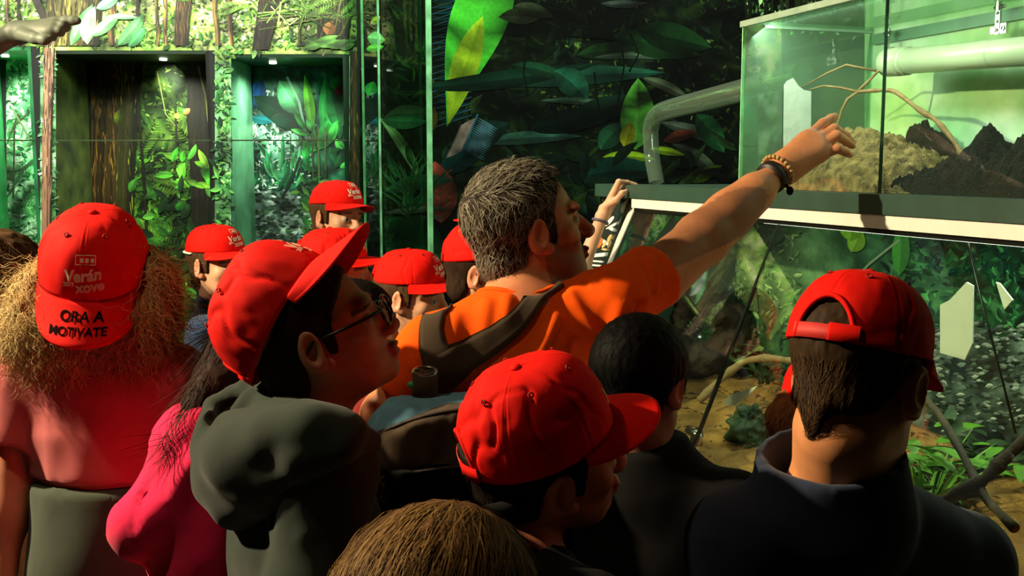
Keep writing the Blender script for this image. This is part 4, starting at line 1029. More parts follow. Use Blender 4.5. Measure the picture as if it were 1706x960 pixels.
# information panel lying in the slanted plane at the far end
pn = nrm(np.cross(U, T(0, og(1.0), 1.0)-T(0, og(1.5), 1.5))); pn = pn if pn@O_ > 0 else -pn; p0 = T(0, og(1.3)+.006, 1.3)
ip = empty('information_panel', T(s_of(1030, .02), .02, 1.4)); tag(ip, 'slanted black and white information panel with ant pictures at the vitrine end', 'information panel')
Q4 = [(1037, 329), (1063, 334), (968, 552), (936, 552)]
def uvp(u, v, lift=0):
    a = np.array(Q4[0])*(1-u)+np.array(Q4[1])*u; c = np.array(Q4[3])*(1-u)+np.array(Q4[2])*u; q = a*(1-v)+c*v; return PP(q[0], q[1], p0, pn)+pn*lift
def patch(mb, pts, l0, l1):
    n = len(pts); A = [uvp(u, v, l0) for u, v in pts]+[uvp(u, v, l1) for u, v in pts]; fs = [tuple(range(n-1, -1, -1)), tuple(range(n, 2*n))]+[(i, (i+1) % n, n+(i+1) % n, n+i) for i in range(n)]; mb.add(A, fs)
k = MB(); patch(k, [(-.4, 0), (1, 0), (1, 1), (-.4, 1)], -.004, 0); k.build('panel', M_WHITE, ip)
k = MB(); patch(k, [(-.36, .01), (.72, .01), (.72, .99), (-.36, .99)], 0, .0006); k.build('black_print', mat('panel_black', (24, 26, 26), .4, noise=(60, .2)), ip)
def oval(u, v, a, b_, n=14, rot=0): return [(u+a*math.cos(t)*math.cos(rot)-b_*math.sin(t)*math.sin(rot)*4, v+b_*math.sin(t)*math.cos(rot)+a*math.cos(t)*math.sin(rot)*.25) for t in np.arange(n)*2*math.pi/n]
k = MB()
for q in ((.42, .06, .22, .05, .5), (.25, .2, .4, .012, -.4), (.1, .33, .4, .012, .2), (.55, .14, .07, .06, .3), (.3, .235, .35, .012, .1), (-.1, .18, .1, .05, .8)): patch(k, oval(q[0], q[1], q[2], q[3], 16, q[4]), .0006, .0012)
for i in range(6): patch(k, [(-.3, .47+i*.03), (.6-.05*(i % 3), .47+i*.03), (.6-.05*(i % 3), .482+i*.03), (-.3, .482+i*.03)], .0006, .0012)
patch(k, [(-.34, .43), (.7, .40), (.7, .43), (-.34, .455)], .0006, .0013)
k.build('white_shapes', M_WHITE, ip)
k = MB()
for q in ((.35, .3, .12, .03, .3), (.5, .345, .1, .03, -.3), (.2, .35, .08, .03, .6), (.4, .385, .26, .008, 0), (.55, .29, .08, .02, 0)): patch(k, oval(*q[:4], 14, q[4]), .0006, .0014)
k.build('tan_shapes', mat('panel_tan', (206, 176, 110), .5, noise=(90, .3)), ip)
k = MB(); patch(k, oval(-.1, .345, .16, .04), .0006, .0014); k.build('orange_shape', mat('panel_orange', (190, 106, 36), .5, noise=(60, .3)), ip)

# sand bed and things lying in the lower case
def hfield(name, m, s0, s1, o0, o1, ns, no, zf, label=None, cat=None, kind=None, zb=None):
    V = []; 
    for i in range(ns):
        for j in range(no): s = s0+(s1-s0)*i/(ns-1); o = o0+(o1-o0)*j/(no-1); V.append(T(s, o, zf(s, o)))
    Fc = [(i*no+j, (i+1)*no+j, (i+1)*no+j+1, i*no+j+1) for i in range(ns-1) for j in range(no-1)]; n = len(V)
    rim = [i*no for i in range(ns)]+[(ns-1)*no+j for j in range(1, no)]+[i*no+no-1 for i in range(ns-2, -1, -1)]+[j for j in range(no-2, 0, -1)]
    zb_ = zb if zb is not None else min(v[2] for v in V)-.01
    for r in rim: v = V[r].copy(); v[2] = zb_; V.append(v)
    m_ = len(rim)
    for i in range(m_): Fc.append((rim[i], n+i, n+(i+1) % m_, rim[(i+1) % m_]))
    Fc.append(tuple(n+i for i in range(m_)))
    V = np.array(V); c = V[:n].mean(0); o = obj(name, V, Fc, m, None, (c[0], c[1], zb_)); tag(o, label, cat, None, kind); return o
def nz3(s, o, k, sd): return float(fbm(np.array([[s*k, o*k, sd]]), sd, 3)[0])
sand = hfield('sand', M_SAND, S0+.02, S1-.03, -D+.005, .22, 90, 26, lambda s, o: .866+.085*(0.22-o)/.65+.02*nz3(s, o, 7, 3)+.007*nz3(s, o, 26, 5), 'ochre sand bed on the floor of the vitrine', 'sand', 'stuff', ZG+.002)
lt = MB(); r_ = random.Random(5)
for _ in range(260):
    s_, o_ = r_.uniform(-.9, 1.1), r_.uniform(-D+.03, .16); z_ = .866+.085*(.22-o_)/.65+.02*nz3(s_, o_, 7, 3)+.013; a_ = r_.uniform(0, 6.28); L_ = r_.uniform(.016, .045); w_ = L_*r_.uniform(.25, .4); c_ = T(s_, o_, z_); d_ = V3(math.cos(a_), math.sin(a_), r_.uniform(-.12, .2)); n_ = V3(-math.sin(a_), math.cos(a_), 0); up_ = V3(0, 0, w_*.5)
    lt.add([c_-d_*L_*.5, c_-n_*w_*.5+up_, c_-V3(0, 0, .001), c_+n_*w_*.5+up_*.6, c_+d_*L_*.5], [(0, 1, 2), (1, 4, 2), (0, 2, 3), (2, 4, 3)])
lo_ = lt.build('leaf_litter', M_LITTER, None, T(.1, -.1, .88)); tag(lo_, 'dry brown leaf litter strewn over the ochre sand in the vitrine', 'leaf litter', None, 'stuff')
def rock(name, c, r, m, label, seed, cat='rock', sub=3, amp=.3):
    fd = Field.box(np.asarray(c)-np.max(r)*1.5, np.asarray(c)+np.max(r)*1.5, np.max(r)/16); fd.ell(c, r, None, .001, 'u', .2)
    V, Q = fd.mesh(); Nn = normals(V, Q); V = V+Nn*(amp*np.mean(r)*fbm((V-c)/np.mean(r)*1.6+seed, seed, 4))[:, None]
    o = obj(name, V, Q, m, None, (c[0], c[1], V[:, 2].min())); tag(o, label, cat); return o
rc_ = TP(1175, 560, -.27); rock('rock', (rc_[0], rc_[1], 1.08), (.15, .1, .17), M_ROCK, 'large dark brown rock leaning at the back of the sand behind the pointing arm', 3)
r2 = TP(1255, 690, -.05); rock('moss_clump', (r2[0], r2[1], .93), (.065, .05, .075), M_PLANTDARK, 'dark mossy clump on the sand left of the boy in the navy jacket', 8, 'moss', amp=.5)
def stick(name, pts, rad, m, label, cat='branch', twigs=(), base=None):
    k = MB(); pts = np.asarray(pts, float); fine = []; rr_ = np.interp(np.linspace(0, len(pts)-1, len(pts)*5), np.arange(len(pts)), np.ones(len(pts))*rad)
    t = np.linspace(0, len(pts)-1, len(pts)*5)
    cs = np.stack([np.interp(t, np.arange(len(pts)), pts[:, i]) for i in range(3)], 1)
    for _ in range(2): cs[1:-1] = (cs[:-2]+2*cs[1:-1]+cs[2:])/4
    rr_ = rr_*(1+.14*np.sin(t*5.1)+.1*rng.normal(size=len(t))); k.tube(cs, rr_, 9)
    for tp, tr in twigs:
        tp = np.asarray(tp, float); k.tube(tp, np.linspace(tr, tr*.5, len(tp)), 7)
    o = k.build(name, m, None, pts[:, :].mean(0) if base is None else base, True); tag(o, label, cat); return o
stick('branch', [TP(1165, 668, -.02), TP(1205, 628, -.1), TP(1240, 602, -.15), TP(1275, 596, -.2), TP(1345, 604, -.26), TP(1400, 640, -.3)], .012, M_TWIG, 'pale bent branch lying on the sand left of the cap with strap')
stick('root', [TP(1525, 862, .12), TP(1580, 830, .1), TP(1640, 800, .06), TP(1672, 766, .02), TP(1706, 736, -.02), TP(1760, 700, -.06)], .013, M_ROOT, 'dark curved root arching over the sand at the right edge', 'root')
stick('root', [TP(1530, 655, -.15), TP(1565, 690, -.08), TP(1600, 750, .0), TP(1640, 830, .08), TP(1690, 880, .12)], .009, M_ROOT, 'thin straight root slanting down behind the green plant', 'root')
stick('cable', [TP(1610, 396, -.06), TP(1640, 520, -.1), TP(1664, 610, -.14), TP(1692, 722, -.18)], .0028, M_ROD, 'thin dark cable slanting down inside the glass right of the white sheet', 'cable')
def plant(name, base, n, L, W, m, label, seed, spread=1.0, up=.9, cat='plant', stems=True):
    r = random.Random(seed); o = empty(name, base); tag(o, label, cat)
    k = MB(); st = MB()
    for i in range(n):
        a = r.uniform(0, 6.28); d = nrm(V3(math.cos(a)*spread, math.sin(a)*spread, up*r.uniform(.5, 1.3))); l = L*r.uniform(.6, 1.1); side = nrm(np.cross(d, V3(0, 0, 1))); b0 = np.asarray(base)+V3(math.cos(a), math.sin(a), 0)*.012; pts = [b0]; dd = d.copy()
        for j in range(6): pts.append(pts[-1]+dd*l/6); dd = nrm(dd-V3(0, 0, .16))
        if stems: st.tube(pts[:4], np.linspace(.0025, .0015, 4), 5)
        for q in range(5 if stems else 1):
            if stems: b1 = pts[1+q]; a1 = r.choice((-1, 1)); d1 = nrm(side*a1+dd*.6+V3(0, 0, r.uniform(-.1, .5))); l1 = l*r.uniform(.3, .5); w1 = W
            else: b1, d1, l1, w1 = b0, d, l, W
            s1 = nrm(np.cross(d1, V3(r.uniform(-.3, .3), r.uniform(-.3, .3), 1))); up1 = np.cross(s1, d1); p = b1.copy(); V = []; dq = d1.copy()
            for j in range(6):
                t = j/5; w = w1*.5*math.sin(math.pi*min(1, (t*.93+.05)**.8)); V += [p-s1*w+up1*w*.25, p-up1*0, p+s1*w+up1*w*.25]; p = p+dq*l1/5; dq = nrm(dq-V3(0, 0, .12))
            fs = []
            for j in range(5): fs += [(3*j, 3*j+1, 3*j+4, 3*j+3), (3*j+1, 3*j+2, 3*j+5, 3*j+4)]
            k.add(V, fs)
    k.build('foliage', m, o, smooth=True)
    if stems: st.build('stems', M_ROOT, o, smooth=True)
    return o
pb = TP(1572, 800, -.17); plant('leafy_plant', (pb[0], pb[1], .9), 15, .25, .034, M_PLANT, 'bright green leafy plant on the sand right of the navy jacket boy', 4, .75, 1.2)
pb = TP(1540, 800, -.05); plant('grass_tuft', (pb[0], pb[1], .885), 34, .24, .012, M_PLANT, 'tuft of green grassy leaves beside the bright leafy plant', 6, .7, 1.2, 'plant', False)
pb = TP(1632, 720, -.27); plant('leafy_plant', (pb[0], pb[1], .915), 8, .18, .03, M_PLANTDARK, 'darker leafy plant behind the bright one near the right edge', 8, .5, 1.4)
pb = TP(1275, 560, -.3); plant('leafy_plant', (pb[0], pb[1], .97), 7, .17, .026, M_PLANTDARK, 'dark slender leaved plant standing behind the pale bent branch', 12, .6, 1.5)
for n_, pts, o, lb in (('white_sheet', [(1566, 588), (1566, 508), (1582, 500), (1610, 470), (1621, 476), (1620, 572), (1607, 600)], .02, 'large white sheet standing for a glass reflection right of the red cap'), ('white_sheet', [(1659, 470), (1665, 472), (1687, 500), (1673, 516)], .0, 'small white triangle standing for a glass reflection near the right edge'), ('white_sheet', [(1204, 672), (1216, 658), (1262, 643), (1244, 662), (1222, 676)], .1, 'white shape standing for a glass reflection beside the pale bent branch')):  # white sheets built in place of reflections on the glass
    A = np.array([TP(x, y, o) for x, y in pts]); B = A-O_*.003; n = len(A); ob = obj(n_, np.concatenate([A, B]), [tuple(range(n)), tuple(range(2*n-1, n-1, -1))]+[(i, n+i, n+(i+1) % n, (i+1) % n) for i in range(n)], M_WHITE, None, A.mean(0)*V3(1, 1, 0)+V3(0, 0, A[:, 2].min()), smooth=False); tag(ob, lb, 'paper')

# ---- upper glass box on the board
gb = empty('glass_terrarium', T(0, -.2, ZB1)); tag(gb, 'clear glass terrarium box standing on the dark green board', 'terrarium')
ZT = 2.068; g = .0035; ZF = ZB1+.001
SQ = s_of(1461, 0)
tb(MB(), S0, SQ-.0015, -2*g, 0, ZF, ZT).build('front_pane', M_GLASSMILKY, gb); tb(MB(), SQ+.0015, SE-.003, -2*g, 0, ZF, ZT).build('front_pane', M_GLASSMILKY, gb)
tb(MB(), SQ-.0015, SQ+.0015, -2*g, .0005, ZF, ZT).build('pane_joint', mat('dark_green_joint', (22, 66, 46), .3, noise=(20, .2)), gb)
tb(MB(), SE-2*g, SE, -D, -2*g-.001, ZF, ZT).build('side_pane', M_GLASSGREEN, gb); tb(MB(), SE-.003, SE+.001, -.0075, .001, ZF, ZT).build('polished_edge', M_EDGE, gb)
k = MB(); tb(k, S0, SE+.006, -.012, .006, ZT, ZT+.016); tb(k, SE-.01, SE+.006, -D, -.012, ZT, ZT+.016); k.build('top_edge', mat('frosted_edge', (170, 200, 180), .3, noise=(20, .15)), gb)
tb(MB(), S0, SE-.012, -D, -.014, ZT+.004, ZT+.01).build('top_pane', M_GLASSGREEN, gb)
tb(MB(), S0, SE-.02, -D, -D+.02, ZT-.035, ZT-.006).build('back_rail', mat('grey_green_rail', (110, 150, 120), .4, noise=(12, .2)), gb)
tb(MB(), -.30, -.27, -D+.02, -.02, ZT-.016, ZT+.003).build('cross_bar', M_BOARD, gb)
mu = Mural(any_plane(T(0, -D+.004, 0), O_), 31)
def bgw(x, y):
    n = .6*nf(x, y, 60, 21)+.35*nf(x, y, 24, 22); c = blend([(96, 160, 110), (150, 200, 150), (196, 224, 196), (232, 242, 232)], .6+.5*n)
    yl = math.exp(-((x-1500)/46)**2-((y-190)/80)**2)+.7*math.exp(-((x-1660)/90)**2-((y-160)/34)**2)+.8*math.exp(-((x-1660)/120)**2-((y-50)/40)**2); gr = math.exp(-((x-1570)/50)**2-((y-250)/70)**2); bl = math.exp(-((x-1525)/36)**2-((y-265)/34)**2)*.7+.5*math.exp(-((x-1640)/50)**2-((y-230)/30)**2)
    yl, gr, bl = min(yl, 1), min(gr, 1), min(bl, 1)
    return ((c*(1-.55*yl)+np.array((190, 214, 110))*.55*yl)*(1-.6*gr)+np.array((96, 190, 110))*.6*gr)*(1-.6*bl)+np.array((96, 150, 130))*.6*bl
mu.grid(1441, -120, 2400, 330, 150, 70, bgw); mu.build('painted_back_panel', gb, M_PRINTWALL)
tb(MB(), S0, SE-.01, -D-.01, -D, ZF, ZT).build('back_board', M_BOARD, gb)
def hinge(px, py):
    h = TP(px, py, -D+.03); k = MB(); k.box(h, (.007, .003, .03), RT); k.box(h-U*.02-V3(0, 0, .018), (.009, .004, .012), RT); k.box(h+U*.012-V3(0, 0, .02), (.007, .005, .008), RT); k.tube([h+V3(0, 0, .026), h+V3(0, 0, .046)], .008, 10); k.tube([h+V3(0, 0, .034)-U*.02, h+V3(0, 0, .034)+U*.012], .005, 10)
    for dz in (-.02, 0, .02): k.ball(h+O_*.004+V3(0, 0, dz), .0035)
    k.torus(h-U*.02-V3(0, 0, .018)+O_*.005, O_, .005, .0018, 14, 6)
    k.build('hinge', M_CHROME, gb, smooth=False)
hinge(1478, 76); hinge(1663, 36)
# paper stuck to the side pane
pts = [(1311, 135), (1321, 130), (1330, 143), (1339, 150), (1351, 152), (1350, 322), (1304, 322), (1306, 142)]
sd = any_plane(T(SE-.012, 0, 0), U); A = sd(np.array([p[0] for p in pts], float), np.array([p[1] for p in pts], float), np.zeros(len(pts))); B = A-U*.0015; n = len(A)
ob = obj('white_sheet', np.concatenate([A, B]), [tuple(range(n)), tuple(range(2*n-1, n-1, -1))]+[(i, n+i, n+(i+1) % n, (i+1) % n) for i in range(n)], mat('white_paper', (236, 242, 236), .8, noise=(40, .08), bump=(40, .5, .004)), None, V3(A[:, 0].mean(), A[:, 1].mean(), A[:, 2].min()), smooth=False); tag(ob, 'torn white paper sheet standing in the terrarium behind the pointing hand', 'paper')
# mounds
pa = ([1300, 1340, 1365, 1395, 1415, 1440, 1470, 1500, 1530, 1556, 1580, 1606], [322, 300, 275, 232, 222, 226, 238, 250, 268, 288, 306, 324])
def prof(px, tab, o): return None
def mound(name, m, tab, o0, o1, label, seed, amp, ns=150, no=60):
    ss = [s_of(px, -.18) for px in tab[0]]; zz = [max(0, P(px, py, T(s_of(px, -.18), -.18, 0)[1])[2]-ZB1) for px, py in zip(*tab)]; order = np.argsort(ss); ss = np.array(ss)[order]; zz = np.array(zz)[order]
    def zf(s, o):
        t = (o-o0)/(o1-o0); f = math.sin(math.pi*min(max(t*.86+.09, 0), 1))**.8; h = float(np.interp(s, ss, zz, 0, 0)); e = min(1, h/.02)
        return ZB1+.002+max(0, h*f*(1+amp*nz3(s, o, 11, seed))+e*.010*nz3(s, o, 42, seed+2)+e*.008*abs(nz3(s, o, 90, seed+5))+e*.006*nz3(s, o, 220, seed+8))
    return hfield(name, m, ss[0], ss[-1], o0, o1, ns, no, zf, label, 'soil', None, ZB1+.001)
mound('soil_mound', M_SOILTAN, pa, -.36, -.02, 'tan sandy soil mound under the bare branch in the terrarium', 4, .12)
mound('soil_mound', M_SOILDARK, ([1396, 1400, 1420, 1440, 1465, 1490], [322, 222, 207, 212, 236, 322]), -.415, -.365, 'dark soil lump behind the tan mound in the terrarium', 14, .15, 60, 16)
mound('soil_mound', M_SOILDARK, ([1540, 1560, 1590, 1612, 1632, 1645, 1665, 1690, 1710, 1760, 1900], [322, 296, 280, 268, 256, 244, 254, 260, 240, 220, 250]), -.3, -.03, 'black crumbly soil heap at the right end of the terrarium', 9, .3, 200, 60)
# branch: one forked twig
bp = lambda x, y, o: TP(x, y, o)
stick('branch', [bp(1612, 272, -.16), bp(1590, 236, -.17), bp(1560, 200, -.18), bp(1532, 184, -.18), bp(1490, 150, -.2), bp(1455, 151, -.21), bp(1430, 153, -.22)], [.0062, .006, .006, .0058, .0055, .005, .005], M_TWIG, 'bare forked branch arching across the terrarium above the soil',
      twigs=[([bp(1430, 153, -.22), bp(1412, 165, -.2), bp(1402, 185, -.19), bp(1394, 212, -.18), bp(1410, 226, -.16), bp(1424, 240, -.15)], .0042), ([bp(1430, 153, -.22), bp(1400, 146, -.2), bp(1372, 143, -.18), bp(1348, 150, -.17)], .0038), ([bp(1430, 152, -.22), bp(1450, 132, -.25), bp(1464, 118, -.27), bp(1490, 112, -.29)], .0046), ([bp(1460, 118, -.25), bp(1410, 108, -.2), bp(1378, 122, -.18), bp(1336, 146, -.16)], .0034)], base=bp(1612, 272, -.16))
# white pipe inside and the clear tube outside
pa_, pb_ = TP(1484, 104, -.3), TP(1800, 78, -.3); d = nrm(pb_-pa_); o = empty('pipe', (pa_+pb_)/2); tag(o, 'pale translucent horizontal pipe inside the terrarium', 'pipe')
MB().tube([pa_, pb_], .033, 28).build('tube', M_PIPE, o, smooth=True); k = MB(); k.tube([pa_-d*.012, pa_+d*.05], .037, 28); k.tube([pa_+d*.055, pa_+d*.068], .036, 28); k.build('collar', M_PIPE, o, smooth=True)
k = MB(); pts = [T(SE+.003, -.2, TP(1226, 151, -.2)[2]+.02), TP(1170, 168, -.2), TP(1122, 180, -.2), TP(1100, 187, -.2), TP(1088, 199, -.2), TP(1083, 218, -.2), TP(1086, 262, -.2), TP(1094, 300, -.2)]; pts[-1][2] = ZB1+.004
pts = np.array(pts); t = np.linspace(0, 7, 48); cs = np.stack([np.interp(t, np.arange(8), pts[:, i]) for i in range(3)], 1)
for _ in range(3): cs[1:-1] = (cs[:-2]+2*cs[1:-1]+cs[2:])/4
k.tube(cs, np.interp(t, [0, 3, 5, 7], [.036, .034, .03, .028]), 24, False); ob = k.build('clear_tube', M_TUBE, None, cs[-1], True); tag(ob, 'clear bent acrylic tube running from terrarium down to the board', 'tube')
# ------------------------------------------------------------------ the visitors
def sh(mid, yaw, w, dz=0):
    a = math.radians(yaw); x = V3(math.cos(a), -math.sin(a), 0); mid = np.asarray(mid, float); return mid-x*w+V3(0, 0, dz), mid+x*w-V3(0, 0, dz)
def px_chain(pts): return [P(*p) for p in pts]
def volume(name, parent, m, fn, lo, hi, h, col=None, disp=None, var=.3, stretch=(90, 90, 30), smooth=1):
    g = Field.box(lo, hi, h); fn(g); V, Q = g.mesh(); V = relax(V, Q, smooth); Nn = normals(V, Q)
    if disp: V = V+Nn*disp(V)[:, None]
    C = None
    if col is not None: C = np.clip(lin(col)*(1+var*fbm(V*np.array(stretch), 4, 3)[:, None]), 0, 1)
    return obj(name, V, Q, m, parent, colors=C), (V, Q, Nn)
BROWN, DKBROWN, BLACKH = (74, 54, 36), (48, 34, 24), (20, 16, 14)
CAPB = lambda q: q[2]-.036
FAIR, TAN, MID = (214, 164, 130), (178, 118, 84), (198, 142, 108)

# --- woman with the blond curly hair, seen from behind
a, b_ = sh(P(170, 632, 1.74), 2, .128)
fr = Fr(P(160, 478, 1.72), -22, 6, 0, 1.03)
W = person('woman with curly blond hair and backward red cap in rose t-shirt', 'person', fr, a, b_, .84, False, MID, dict(e=P(14, 800, 1.72), w=P(4, 985, 1.66), cut=.62), dict(e=P(322, 800, 1.84), cut=.6), topmat=M_PINKTEE, trousers=M_SKIRT, skirt=.55, waistz=P(170, 792, 1.74)[2], hemz=P(170, 786, 1.74)[2], shoe=M_SHOE, seed=4, collar='ring', fold=.004, wide=.98,
    folds=[(P(70, 640, 1.5), P(60, 740, 1.5), .012, .008), (P(95, 700, 1.5), P(130, 770, 1.5), .01, .006), (P(40, 600, 1.5), P(50, 700, 1.5), .01, -.006), (P(290, 610, 1.5), P(285, 760, 1.5), .01, -.006), (P(110, 660, 1.5), P(170, 775, 1.5), .01, .005)])
cap(fr, W['root'], 17, back=True, yaw=-10, seed=5, brimtext=True, H=.104, wrinkle=.0038, vL=.064, vs=.7)
def hairw(g):
    for px, py, Y, rx, ry, rz in ((75, 520, 1.70, .05, .06, .075), (60, 548, 1.68, .045, .06, .05), (104, 548, 1.68, .05, .055, .05), (165, 560, 1.70, .07, .05, .04), (232, 540, 1.70, .05, .055, .06), (262, 500, 1.72, .033, .05, .065), (250, 460, 1.74, .035, .05, .05), (160, 500, 1.74, .085, .075, .075), (84, 480, 1.72, .035, .05, .05)):
        g.ell(P(px, py, Y), (rx, ry, rz), None, .03)
c = P(160, 515, 1.70); hw, (V, Q, Nn) = volume('hair', W['root'], M_HAIR, hairw, c-.26, c+.26, .006, (150, 122, 70), lambda v: .006*fbm(v*np.array([55, 55, 26]), 3, 3), .45, (70, 70, 26))
def dw(p):
    q = (p-P(160, 470, 1.72)); return np.stack([q[:, 0]*2.2, q[:, 1]*2.0, -.8+0*q[:, 0]], 1)
strands('curls', hw, M_HAIR, V, Q, Nn, 5600, dw, .075, .0010, (228, 202, 142), (140, 110, 62), lift=.55, seg=12, curl=.0058, grav=.06, jit=.5, stick=False, seed=3, mask=lambda c: 1.0-((c[:, 1] < 1.72)*(np.abs(c[:, 0]-P(172, 500, 1.66)[0]) < .064)*(c[:, 2] > P(160, 552, 1.66)[2])))

# --- kid cut off by the left edge of the picture
a, b_ = sh(P(-28, 612, 2.05), 50, .13)
fr = Fr(P(2, 480, 2.05), 48, -12, 0, .95)
B_ = person('person with brown hair at the far left edge beside the blond woman', 'person', fr, a, b_, .8, True, MID, topmat=M_TEAL, trousers=M_DENIM, shoe=M_SHOE, seed=8)
def hairb(g):
    fr.ell(g, (0, -.014, .034), (.084, .106, .092), .02); fr.ell(g, (0, -.06, -.05), (.075, .06, .09), .04); fr.ell(g, (.06, -.02, -.04), (.03, .05, .08), .03)
    fr.ell(g, (.0, .1, -.05), (.075, .07, .11), .02, 's')
hb, (V, Q, Nn) = volume('hair', B_['root'], M_HAIR, hairb, fr.o-.2, fr.o+.2, .006, BROWN, lambda v: .003*fbm(v*np.array([70, 70, 20]), 3, 3), .4)
strands('strands', hb, M_HAIR, V, Q, Nn, 1500, lambda p: np.stack([(p-fr.o)[:, 0], (p-fr.o)[:, 1], -1+0*p[:, 0]], 1), .07, .0014, (104, 84, 56), DKBROWN, lift=.25, seg=5, stick=False, seed=4)

# --- capped kid mostly hidden behind the blond woman
a, b_ = sh(P(146, 560, 3.0), -80, .13); fr = Fr(P(150, 428, 3.0), -82, -4, 0, .92)
K2 = person('person in red cap facing left half hidden behind the blond woman', 'person', fr, a, b_, .8, True, MID, topmat=M_GREYCLOTH, trousers=M_DENIM, shoe=M_SHOE, seed=9, h=.005); cap(fr, K2['root'], -2, seed=2, big=False); shorthair(K2, DKBROWN, h=.006)

# --- boys at the back, lit from the left
a, b_ = sh(P(352, 548, 3.25), 82, .135); fr = Fr(P(362, 438, 3.2), 122, -2, 0, .95)
Cc = person('boy in navy high-collared jumper and red cap with white inner band', 'person', fr, a, b_, .84, True, FAIR, topmat=M_BLUE, sleeve='long', trousers=M_DENIM, shoe=M_SHOE, seed=11, h=.004, collar='none',
    topextra=lambda g, o: g.rc(P(358, 505, 3.25), P(360, 486, 3.23), .06, .058, .02, 'u', .05, True))
cap(fr, Cc['root'], 2, seed=7, vL=.062, wrinkle=.0025, H=.086, off=(0, -.01, .04), vk=3.4); shorthair(Cc, clip=lambda q: q[2]-.048, col=BROWN, h=.005)
inner = MB(); ring = [fr.w(.0845*math.sin(t), -.01+.105*math.cos(t), .034) for t in np.linspace(math.pi*.55, math.pi*1.45, 20)]; inner.tube(ring, .009, 8, True, .35).build('inner_band', M_WHITE, Cc['root'], smooth=True)

a, b_ = sh(P(556, 470, 3.6), 95, .13); fr = Fr(P(562, 361, 3.5), 130, 0, -4, .97)
Fb = person('boy in red cap standing farthest back before the path print niche', 'person', fr, a, b_, .84, True, FAIR, topmat=M_GREYCLOTH, trousers=M_DENIM, shoe=M_SHOE, seed=12, h=.004); cap(fr, Fb['root'], 2, seed=8, wrinkle=.0025, H=.084, off=(0, -.01, .042), vk=3.4); shorthair(Fb, clip=lambda q: q[2]-.048, col=BROWN, h=.005)

a, b_ = sh(P(534, 566, 2.95), 80, .13); fr = Fr(P(558, 452, 2.86), 88, 0, 0, .95)
Gb = person('boy in red cap in profile right behind the brim of the boy with glasses', 'person', fr, a, b_, .82, True, MID, topmat=M_BLACK, trousers=M_DENIM, shoe=M_SHOE, seed=13, h=.004); cap(fr, Gb['root'], 2, seed=9, H=.09, off=(0, -.01, .038), vk=3.2); shorthair(Gb, clip=lambda q: q[2]-.048, col=DKBROWN, h=.005)

a, b_ = sh(P(596, 672, 2.2), 72, .12); fr = Fr(P(597, 548, 2.2), 88, -6, 0, .88)
Gk = person('bareheaded kid in dark red lace top between boy with glasses and man in orange', 'person', fr, a, b_, .76, True, TAN, topmat=M_LACE, trousers=M_DENIM, shoe=M_SHOE, seed=14, h=.004); shorthair(Gk, BLACKH, h=.005, clip=None)

a, b_ = sh(P(690, 612, 2.8), 85, .13); fr = Fr(P(686, 490, 2.75), 112, -3, 2, .95)
Hb = person('boy in red cap with visible ear just left of the orange shoulder', 'person', fr, a, b_, .82, True, FAIR, topmat=M_DENIM, trousers=M_GREYCLOTH, shoe=M_SHOE, seed=15, h=.004); cap(fr, Hb['root'], 2, seed=10, wrinkle=.0025, H=.09, off=(0, -.01, .038), vk=3.4); shorthair(Hb, clip=lambda q: q[2]-.048, col=BROWN, h=.005)

a, b_ = sh(P(822, 580, 2.52), 90, .13); fr = Fr(P(808, 450, 2.55), 106, -4, 0, .95)
Ib = person('boy in red cap whose cap back and ear show behind the neck of the man', 'person', fr, a, b_, .82, True, MID, topmat=M_TEAL, trousers=M_DENIM, shoe=M_SHOE, seed=16, h=.004); cap(fr, Ib['root'], 8, seed=11); shorthair(Ib, DKBROWN, h=.005)

a, b_ = sh(P(842, 480, 3.22), -88, .13); fr = Fr(P(838, 372, 3.22), -98, -4, 0, .95)
Jb = person('person in red cap facing left whose brim shows behind the head of the man', 'person', fr, a, b_, .82, True, FAIR, topmat=M_GREYCLOTH, trousers=M_DENIM, shoe=M_SHOE, seed=17, h=.005); cap(fr, Jb['root'], 0, seed=12, big=False); shorthair(Jb, DKBROWN, h=.006)

# --- kid whose hand grips the board
def handK(fd):
    w = P(1003, 361, 3.55); kn = [P(1031, 303, 3.54), P(1035, 308, 3.58), P(1036, 316, 3.62), P(1034, 324, 3.65)]
    tips = [(P(1045, 304, 3.56), P(1060, 308, 3.57)), (P(1047, 307, 3.61), P(1056, 311, 3.63)), (P(1045, 313, 3.66), P(1052, 318, 3.67)), (P(1041, 322, 3.68), P(1047, 328, 3.69))]
    for k_, (m_, t_) in zip(kn, tips): fd.rc(w, k_, .017, .011, .014); fd.chain([k_, m_, t_], np.array([.0095, .0085, .007]), .004)
    fd.chain([w+V3(0, 0, .03), P(1026, 334, 3.52), P(1036, 322, 3.51), P(1043, 319, 3.52)], np.array([.013, .011, .0095, .008]), .008)
a, b_ = sh(P(846, 500, 3.76), 42, .13); fr = Fr(P(838, 392, 3.74), 55, 0, 0, .93)
Kb = person('kid hidden behind the head of the man with one hand gripping the board', 'person', fr, a, b_, .8, True, FAIR, None, dict(e=P(950, 496, 3.5), w=P(1003, 361, 3.55), hand=handK, hc=P(1030, 320, 3.58), h=.0035), topmat=M_BLACK, trousers=M_DENIM, shoe=M_SHOE, seed=18, h=.005); shorthair(Kb, DKBROWN, h=.006, clip=None)
wd = nrm(P(1003, 361, 3.55)-P(962, 492, 3.5)); k = MB(); k.torus(P(1000, 369, 3.549), wd, .026, .0055, 26, 8); k.build('wristband', mat('violet_grey_rubber', (88, 78, 96), .5, noise=(80, .1)), Kb['root'], smooth=True)

